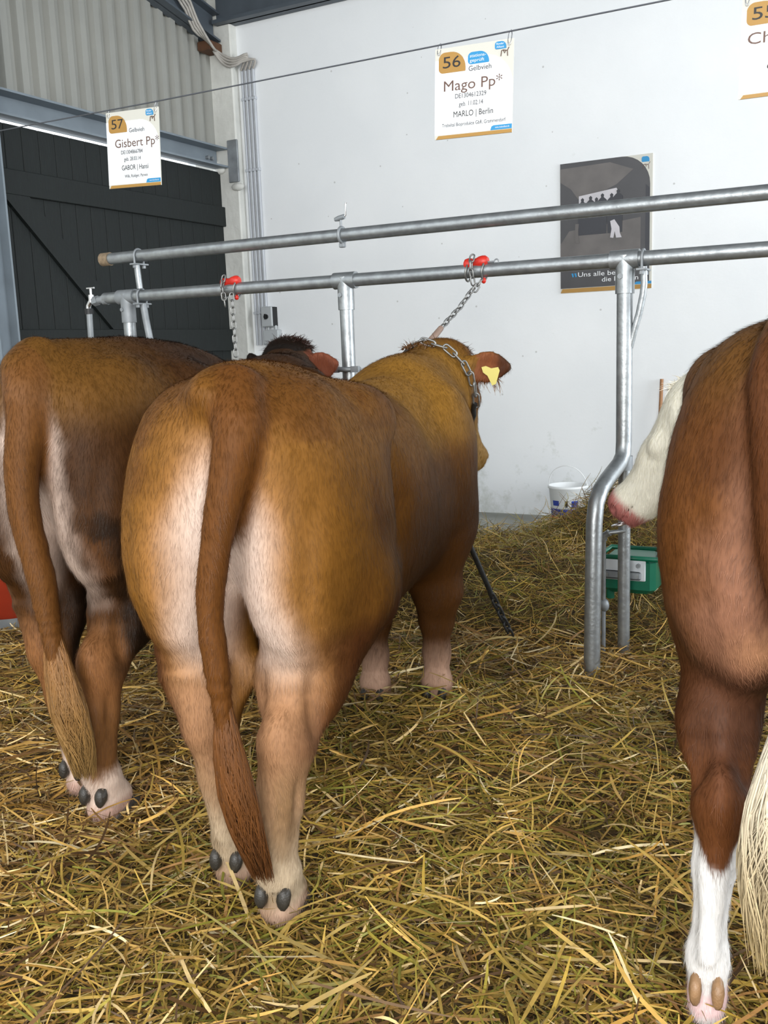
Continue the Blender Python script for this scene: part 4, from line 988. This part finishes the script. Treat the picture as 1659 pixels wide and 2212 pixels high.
# ---- right bull
F = Field((-0.34, -0.42, -0.01), (2.15, 0.82, 1.54), HG)
torso(F, chest_shift=0.03, hip=0.02, tb=0.09)
leg_hind(F, (-0.045, 0.195), 1, 0.76, 0.56, 0.68); leg_hind(F, (0.02, -0.14), -1, 0.76, 0.60, 0.68)
leg_front(F, (1.30, 0.13), 1); leg_front(F, (1.30, -0.13), -1)
F.cone((1.36, 0.02, 1.06), 0.24, (1.58, 0.22, 1.08), 0.160, 0.10)
F.cone((1.36, 0.02, 1.20), 0.10, (1.56, 0.20, 1.18), 0.080, 0.09)
HR_O = (1.62, 0.305, 1.16); HR_R = frame_from((0.16, 0.62, -0.77), (0.20, 0.77, 0.62))
EAR_FACE = (-0.6, 0.3, 0.2)
head_prims(F, HR_O, HR_R, (1.44, 0.27, 1.20), (1.86, 0.24, 1.20))
TAILR = [(-0.06, 0.06, 1.34), (-0.145, 0.085, 1.28), (-0.19, 0.088, 1.16), (-0.205, 0.080, 1.0), (-0.21, 0.045, 0.84), (-0.20, -0.01, 0.70), (-0.20, -0.01, 0.58)]
F.spline(TAILR, [0.07, 0.068, 0.060, 0.052, 0.044, 0.036, 0.028], 0.022)
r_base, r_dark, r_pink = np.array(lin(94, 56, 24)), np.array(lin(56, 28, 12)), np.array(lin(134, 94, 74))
def coat_right(V, N):
    x, y, z = V.T; n1 = fbm(V, 6); n2 = fbm(V * np.array([1, 1, .25]), 26); n3 = fbm(V, 14, 2)
    C_ = np.tile(r_base, (len(V), 1))
    C_ = mix(C_, r_dark, 0.5 * sst(.45, .75, n1))
    C_ = mix(C_, np.array(lin(96, 66, 26)), 0.6 * sst(1.18, 1.32, z))
    dd = np.abs(y) - (.23 - .10 * sst(.85, 1.25, z) + .05 * (n3 - .5))
    C_ = mix(C_, r_pink, 0.75 * sst(.06, -.05, dd) * sst(1.34, 1.20, z) * sst(.08, -.05, x) * (z > .5))
    C_ = mix(C_, np.array(lin(186, 136, 100)), 0.7 * sst(.88, .80, z) * sst(.74, .80, z) * sst(.05, -.03, x) * sst(.20, .1, np.abs(y)))
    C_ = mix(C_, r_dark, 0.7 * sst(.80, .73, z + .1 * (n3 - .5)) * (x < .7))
    C_ = mix(C_, np.array(lin(108, 64, 34)), 0.6 * sst(.60, .52, z) * (x < .12) * (x > -.2))
    white = sst(.012, -.012, z - (.368 + 2.0 * np.clip(np.abs(np.where(y > 0, y - .182, -y - .15)) - .012, 0, .1) + .02 * (n3 - .5)))
    C_ = mix(C_, np.array(lin(222, 220, 218)), white)
    C_ = mix(C_, np.array(lin(205, 150, 150)), 0.6 * sst(.10, .08, z) * sst(.04, .06, z) * (x < .6))
    hx = ((V - np.array(HR_O)) @ np.array([[HR_R[i][0]] for i in range(3)]))[:, 0]; hd = (y > .12) * (x > 1.45) * (z > .6)
    C_ = mix(C_, np.array(lin(226, 222, 206)), hd * sst(-.12, -.02, hx))
    C_ = mix(C_, np.array(lin(178, 112, 106)), hd * sst(.425, .455, hx))
    C_ = mix(C_, np.array(lin(90, 50, 50)), hd * sst(.024, .012, np.minimum(np.linalg.norm(V - np.array(HR_O + np.array(HR_R @ Vector((.492, .058, -.066)))), axis=1), np.linalg.norm(V - np.array(HR_O + np.array(HR_R @ Vector((.492, -.058, -.066)))), axis=1))) * .8)
    tp = np.array(TAILR); td = np.min(np.linalg.norm(V[:, None, :] - tail_pts(tp)[None], axis=2), axis=1)
    C_ = mix(C_, np.array(lin(80, 45, 21)), sst(.095, .06, td) * (x < -.115))
    return C_ * (0.90 + 0.2 * n2)[:, None]
bull_r = finish_bull('bull', 'red-brown bull with white face, white feet and white tail switch', F, coat_right, (-0.085, 1.90), -8, 1.04, seed=5, hoof=M_hoofpale)
hair_lock('tail_hair', bull_r, [(-0.20, 0.015, 0.90), (-0.205, 0.025, 0.74), (-0.205, 0.055, 0.56), (-0.20, 0.075, 0.44), (-0.19, 0.075, 0.24)], [0.03, 0.065, 0.085, 0.080, 0.05], 2200, (lin(214, 208, 196), lin(180, 158, 112)), 12)
fuzz('poll_hair', bull_r, (1.62, 0.30, 1.165), (0.06, 0.08, 0.04), 500, 0.025, lin(236, 230, 214), 13, (-.1, .2, .4))
for s in (-1, 1):
    MB().sphere(tuple(Vector(HR_O) + HR_R @ Vector((0.195, s * 0.098, -0.068))), 0.017, 12, 8).build('eye', M_eye, bull_r)
    MB().sphere(tuple(Vector(HC_O) + HC_R @ Vector((0.195, s * 0.098, -0.068))), 0.017, 12, 8).build('eye', M_eye, bull_c)
    MB().sphere(tuple(Vector(HL_O) + HL_R @ Vector((0.195, s * 0.098, -0.068))), 0.017, 12, 8).build('eye', M_eye, bull_l)
rc = Vector(HR_O) + HR_R @ Vector((0.515, 0, -0.095)); ring = []
for a in np.linspace(0, 2 * pi, 21)[:-1]: ring.append(rc + HR_R @ Vector((0.006 + 0.026 * cos(a) + .01, 0.034 * sin(a), -0.026 * (1 - cos(a)) * .7)))
MB().tube(ring, 0.004, 8, closed=True).build('nose_ring', M_chrome, bull_r)

# ------------------------------------------------------------------ straw and hay
def bed_h(x, y):
    p = np.stack([x, y, 0 * x], 1)
    h = 0.015 + 0.055 * (fbm(p, 1.6) - .45) + 0.03 * (fbm(p, 5.0, 2) - .5)
    h = h + 0.07 * np.exp(-(((x + 1.35) / .75) ** 2 + ((y - 2.95) / .38) ** 2))
    h = h - 0.02 * np.exp(-(((x + 1.05) / .35) ** 2 + ((y - 3.9) / .25) ** 2))
    for fx, fy in ((-1.26, 1.77), (-1.44, 1.88), (-2.05, 1.95), (-2.27, 2.08), (-0.25, 1.86)):
        h = h - 0.030 * np.exp(-(((x - fx) / .16) ** 2 + ((y - fy) / .16) ** 2))
    edge = sst(4.35, 4.15, y)
    return np.maximum(h, 0.004) * edge + 0.004 * (1 - edge)
def hay_h(x, y):
    p = np.stack([x, y, 0 * x + 3], 1); n = fbm(p, 1.8); n5 = fbm(p, 5, 2)
    lim = 6.25 + 0.35 * (n - .5) + 0.55 * sst(-2.2, -1.6, x)
    edge = sst(lim + .12, lim - .45, y) * sst(4.05, 4.45, y)
    h = (0.10 + 0.10 * (n - .4) + 0.05 * (n5 - .5)) * edge
    h = h + 0.40 * np.exp(-(((x + 1.45) / .42) ** 2 + ((y - 5.75) / .40) ** 2)) * (0.75 + .5 * n)
    h = h + 0.16 * np.exp(-(((x + 1.9) / .6) ** 2 + ((y - 5.0) / .4) ** 2)) * (0.6 + .8 * n)
    return np.maximum(h, 0) * sst(-4.9, -4.2, x) + 0.0
def sheet(name, fn, x0, x1, y0, y1, nx, ny, mt, dz=0.0):
    xs = np.linspace(x0, x1, nx); ys = np.linspace(y0, y1, ny); X, Y = np.meshgrid(xs, ys, indexing='ij'); X, Y = X.ravel(), Y.ravel()
    V = np.stack([X, Y, fn(X, Y) + dz], 1); i = np.arange(nx * ny).reshape(nx, ny)
    Fq = np.stack([i[:-1, :-1], i[1:, :-1], i[1:, 1:], i[:-1, 1:]], -1).reshape(-1, 4)
    me = np_mesh(name, V, Fq); me.materials.append(mt); return link(name, me)
o = sheet('straw_bed', bed_h, -4.9, 1.4, 0.55, 4.30, 250, 150, M_bed); o['kind'] = 'stuff'; tag(o, 'trampled bedding layer, coloured dark like the shade between stalks, beneath the loose straw', 'straw')
o = sheet('hay_layer', hay_h, -4.9, 1.4, 4.05, 6.9, 220, 100, M_bed, -0.012); o['kind'] = 'stuff'; tag(o, 'matted lower layer of the hay in the feed alley', 'hay')

PAL = np.array([lin(190, 152, 80), lin(168, 128, 60), lin(214, 186, 130), lin(152, 126, 54), lin(138, 124, 50), lin(126, 92, 50), lin(92, 66, 38), lin(172, 142, 70), lin(234, 214, 168), lin(124, 120, 46)])
def strands(name, n, fn, sampler, wts, Lr, wr, seed, lift=0.02, tilt=0.22, segs=4, curve=0.5, droop=0.0):
    g = np.random.default_rng(seed); x, y = sampler(g, n); n = len(x)
    L = np.exp(g.uniform(np.log(Lr[0]), np.log(Lr[1]), n)); w = g.uniform(wr[0], wr[1], n)
    ph = g.random(n) * 2 * pi; ti = g.normal(0, tilt, n); cv = g.normal(0, curve, n); cz = g.normal(0, curve * .5, n)
    kink = (g.random(n) < .18) * g.normal(0, 1.2, n)
    z0 = fn(x, y) + np.abs(g.normal(0, lift, n)) + 0.002
    sg = segs + 1; ctr = np.zeros((n, sg, 3)); p = np.stack([x, y, z0], 1); a = ph - cv / 2; t = ti - cz / 2
    st = L / segs; p = p - np.stack([np.cos(a), np.sin(a), 0 * a], 1) * (L / 2)[:, None]
    for i in range(sg):
        ctr[:, i] = p
        d = np.stack([np.cos(a) * np.cos(t), np.sin(a) * np.cos(t), np.sin(t)], 1); p = p + d * st[:, None]
        a = a + cv / segs + (kink if i == segs // 2 else 0); t = t + cz / segs - droop / segs
    # keep strands on or above the bed
    for i in range(sg):
        gz = fn(ctr[:, i, 0], ctr[:, i, 1]); ctr[:, i, 2] = np.maximum(ctr[:, i, 2], gz + 0.001 + 0.006 * g.random(n))
    tan = np.gradient(ctr, axis=1); tan /= np.maximum(np.linalg.norm(tan, axis=2), 1e-9)[..., None]
    rl = g.normal(0, .7, n); upv = np.stack([np.sin(rl) * np.cos(ph + 1.57), np.sin(rl) * np.sin(ph + 1.57), np.cos(rl)], 1)
    side = np.cross(tan, upv[:, None, :]); side /= np.maximum(np.linalg.norm(side, axis=2), 1e-9)[..., None]
    tp = np.interp(np.linspace(0, 1, sg), [0, .15, .8, 1], [.7, 1, .9, .35])
    off = side * (w[:, None] * tp[None, :])[..., None] * 0.5
    V = np.stack([ctr - off, ctr + off], 2); ids = np.arange(n * sg * 2).reshape(n, sg, 2)
    Fq = np.stack([ids[:, :-1, 0], ids[:, :-1, 1], ids[:, 1:, 1], ids[:, 1:, 0]], -1).reshape(-1, 4)
    W_ = wts(x, y); cum = np.cumsum(W_ / W_.sum(1, keepdims=True), 1); k = (g.random(n)[:, None] > cum).sum(1).clip(0, len(PAL) - 1)
    cl = fbm(np.stack([x, y, 0 * x + seed], 1), 4.5, 3)
    c = PAL[k] * ((0.56 + 0.56 * g.random(n)) * (0.76 + 0.55 * sst(.3, .7, cl)))[:, None]
    me = np_mesh(name, V.reshape(-1, 3), Fq, np.repeat(c, sg * 2, axis=0), smooth=False); me.materials.append(M_straw)
    return link(name, me)
def bed_w(x, y):
    p = np.stack([x, y, 0 * x + 9], 1); gz = np.clip(0.9 * sst(.40, .60, fbm(p, 1.3)) + 0.35 * sst(-1.4, -.6, x), 0, 1)[:, None]; br = sst(-1.5, -2.3, x)[:, None]
    gold = np.array([3.0, 2.8, 1.5, .7, .2, 2.0, 1.4, 1.0, .5, .1]); green = np.array([1.3, 1.0, .8, 2.6, 1.6, .9, .8, 2.2, .25, 1.2])
    return (gold * (1 - gz) + green * gz) * (1 + br * np.array([.3, .2, 0, -.5, -.8, .5, .4, -.2, .2, -.8]))
def hay_w(x, y):
    return np.tile(np.array([.8, .8, .5, 2.8, 2.0, 1.2, .9, 2.0, .15, 1.8]), (len(x), 1))
def uni(x0, x1, y0, y1, dens=None):
    def f(g, n):
        x = g.uniform(x0, x1, n); y = g.uniform(y0, y1, n)
        if dens is not None: k = g.random(n) < dens(x, y); x, y = x[k], y[k]
        return x, y
    return f
def view_dens(x, y):                      # thicker cover where the aisle is close, thinner far off
    return np.clip(1.25 - 0.16 * np.hypot(x, y), .35, 1)
o = strands('straw', 92000, bed_h, uni(-4.7, 1.2, 0.7, 4.25, view_dens), bed_w, (.05, .20), (.0028, .0075), 21, .018, .24, 4, .55)
o['kind'] = 'stuff'; tag(o, 'loose golden and greenish straw covering the stall floor', 'straw')
o = strands('long_straw', 5200, bed_h, uni(-4.2, 1.0, 0.8, 4.1), bed_w, (.16, .36), (.005, .010), 22, .03, .22, 6, .5)
o['kind'] = 'stuff'; tag(o, 'longer pale straw stalks lying on top of the bedding', 'straw')
def hay_d(x, y):
    h = hay_h(x, y); return np.clip(h / .06, 0, 1)
o = strands('hay', 46000, hay_h, uni(-4.6, 1.2, 4.1, 6.9, hay_d), hay_w, (.07, .26), (.0022, .0048), 23, .03, .38, 5, .9)
o['kind'] = 'stuff'; tag(o, 'heap of green hay in the feed alley behind the fence', 'hay')
o = strands('hay_wisps', 500, lambda x, y: 0 * x + .002, uni(-4.0, -1.0, 5.9, 6.9), hay_w, (.06, .2), (.002, .004), 24, .004, .06, 4, .7)
o['kind'] = 'stuff'; tag(o, 'thin wisps of hay scattered on the bare concrete', 'hay')
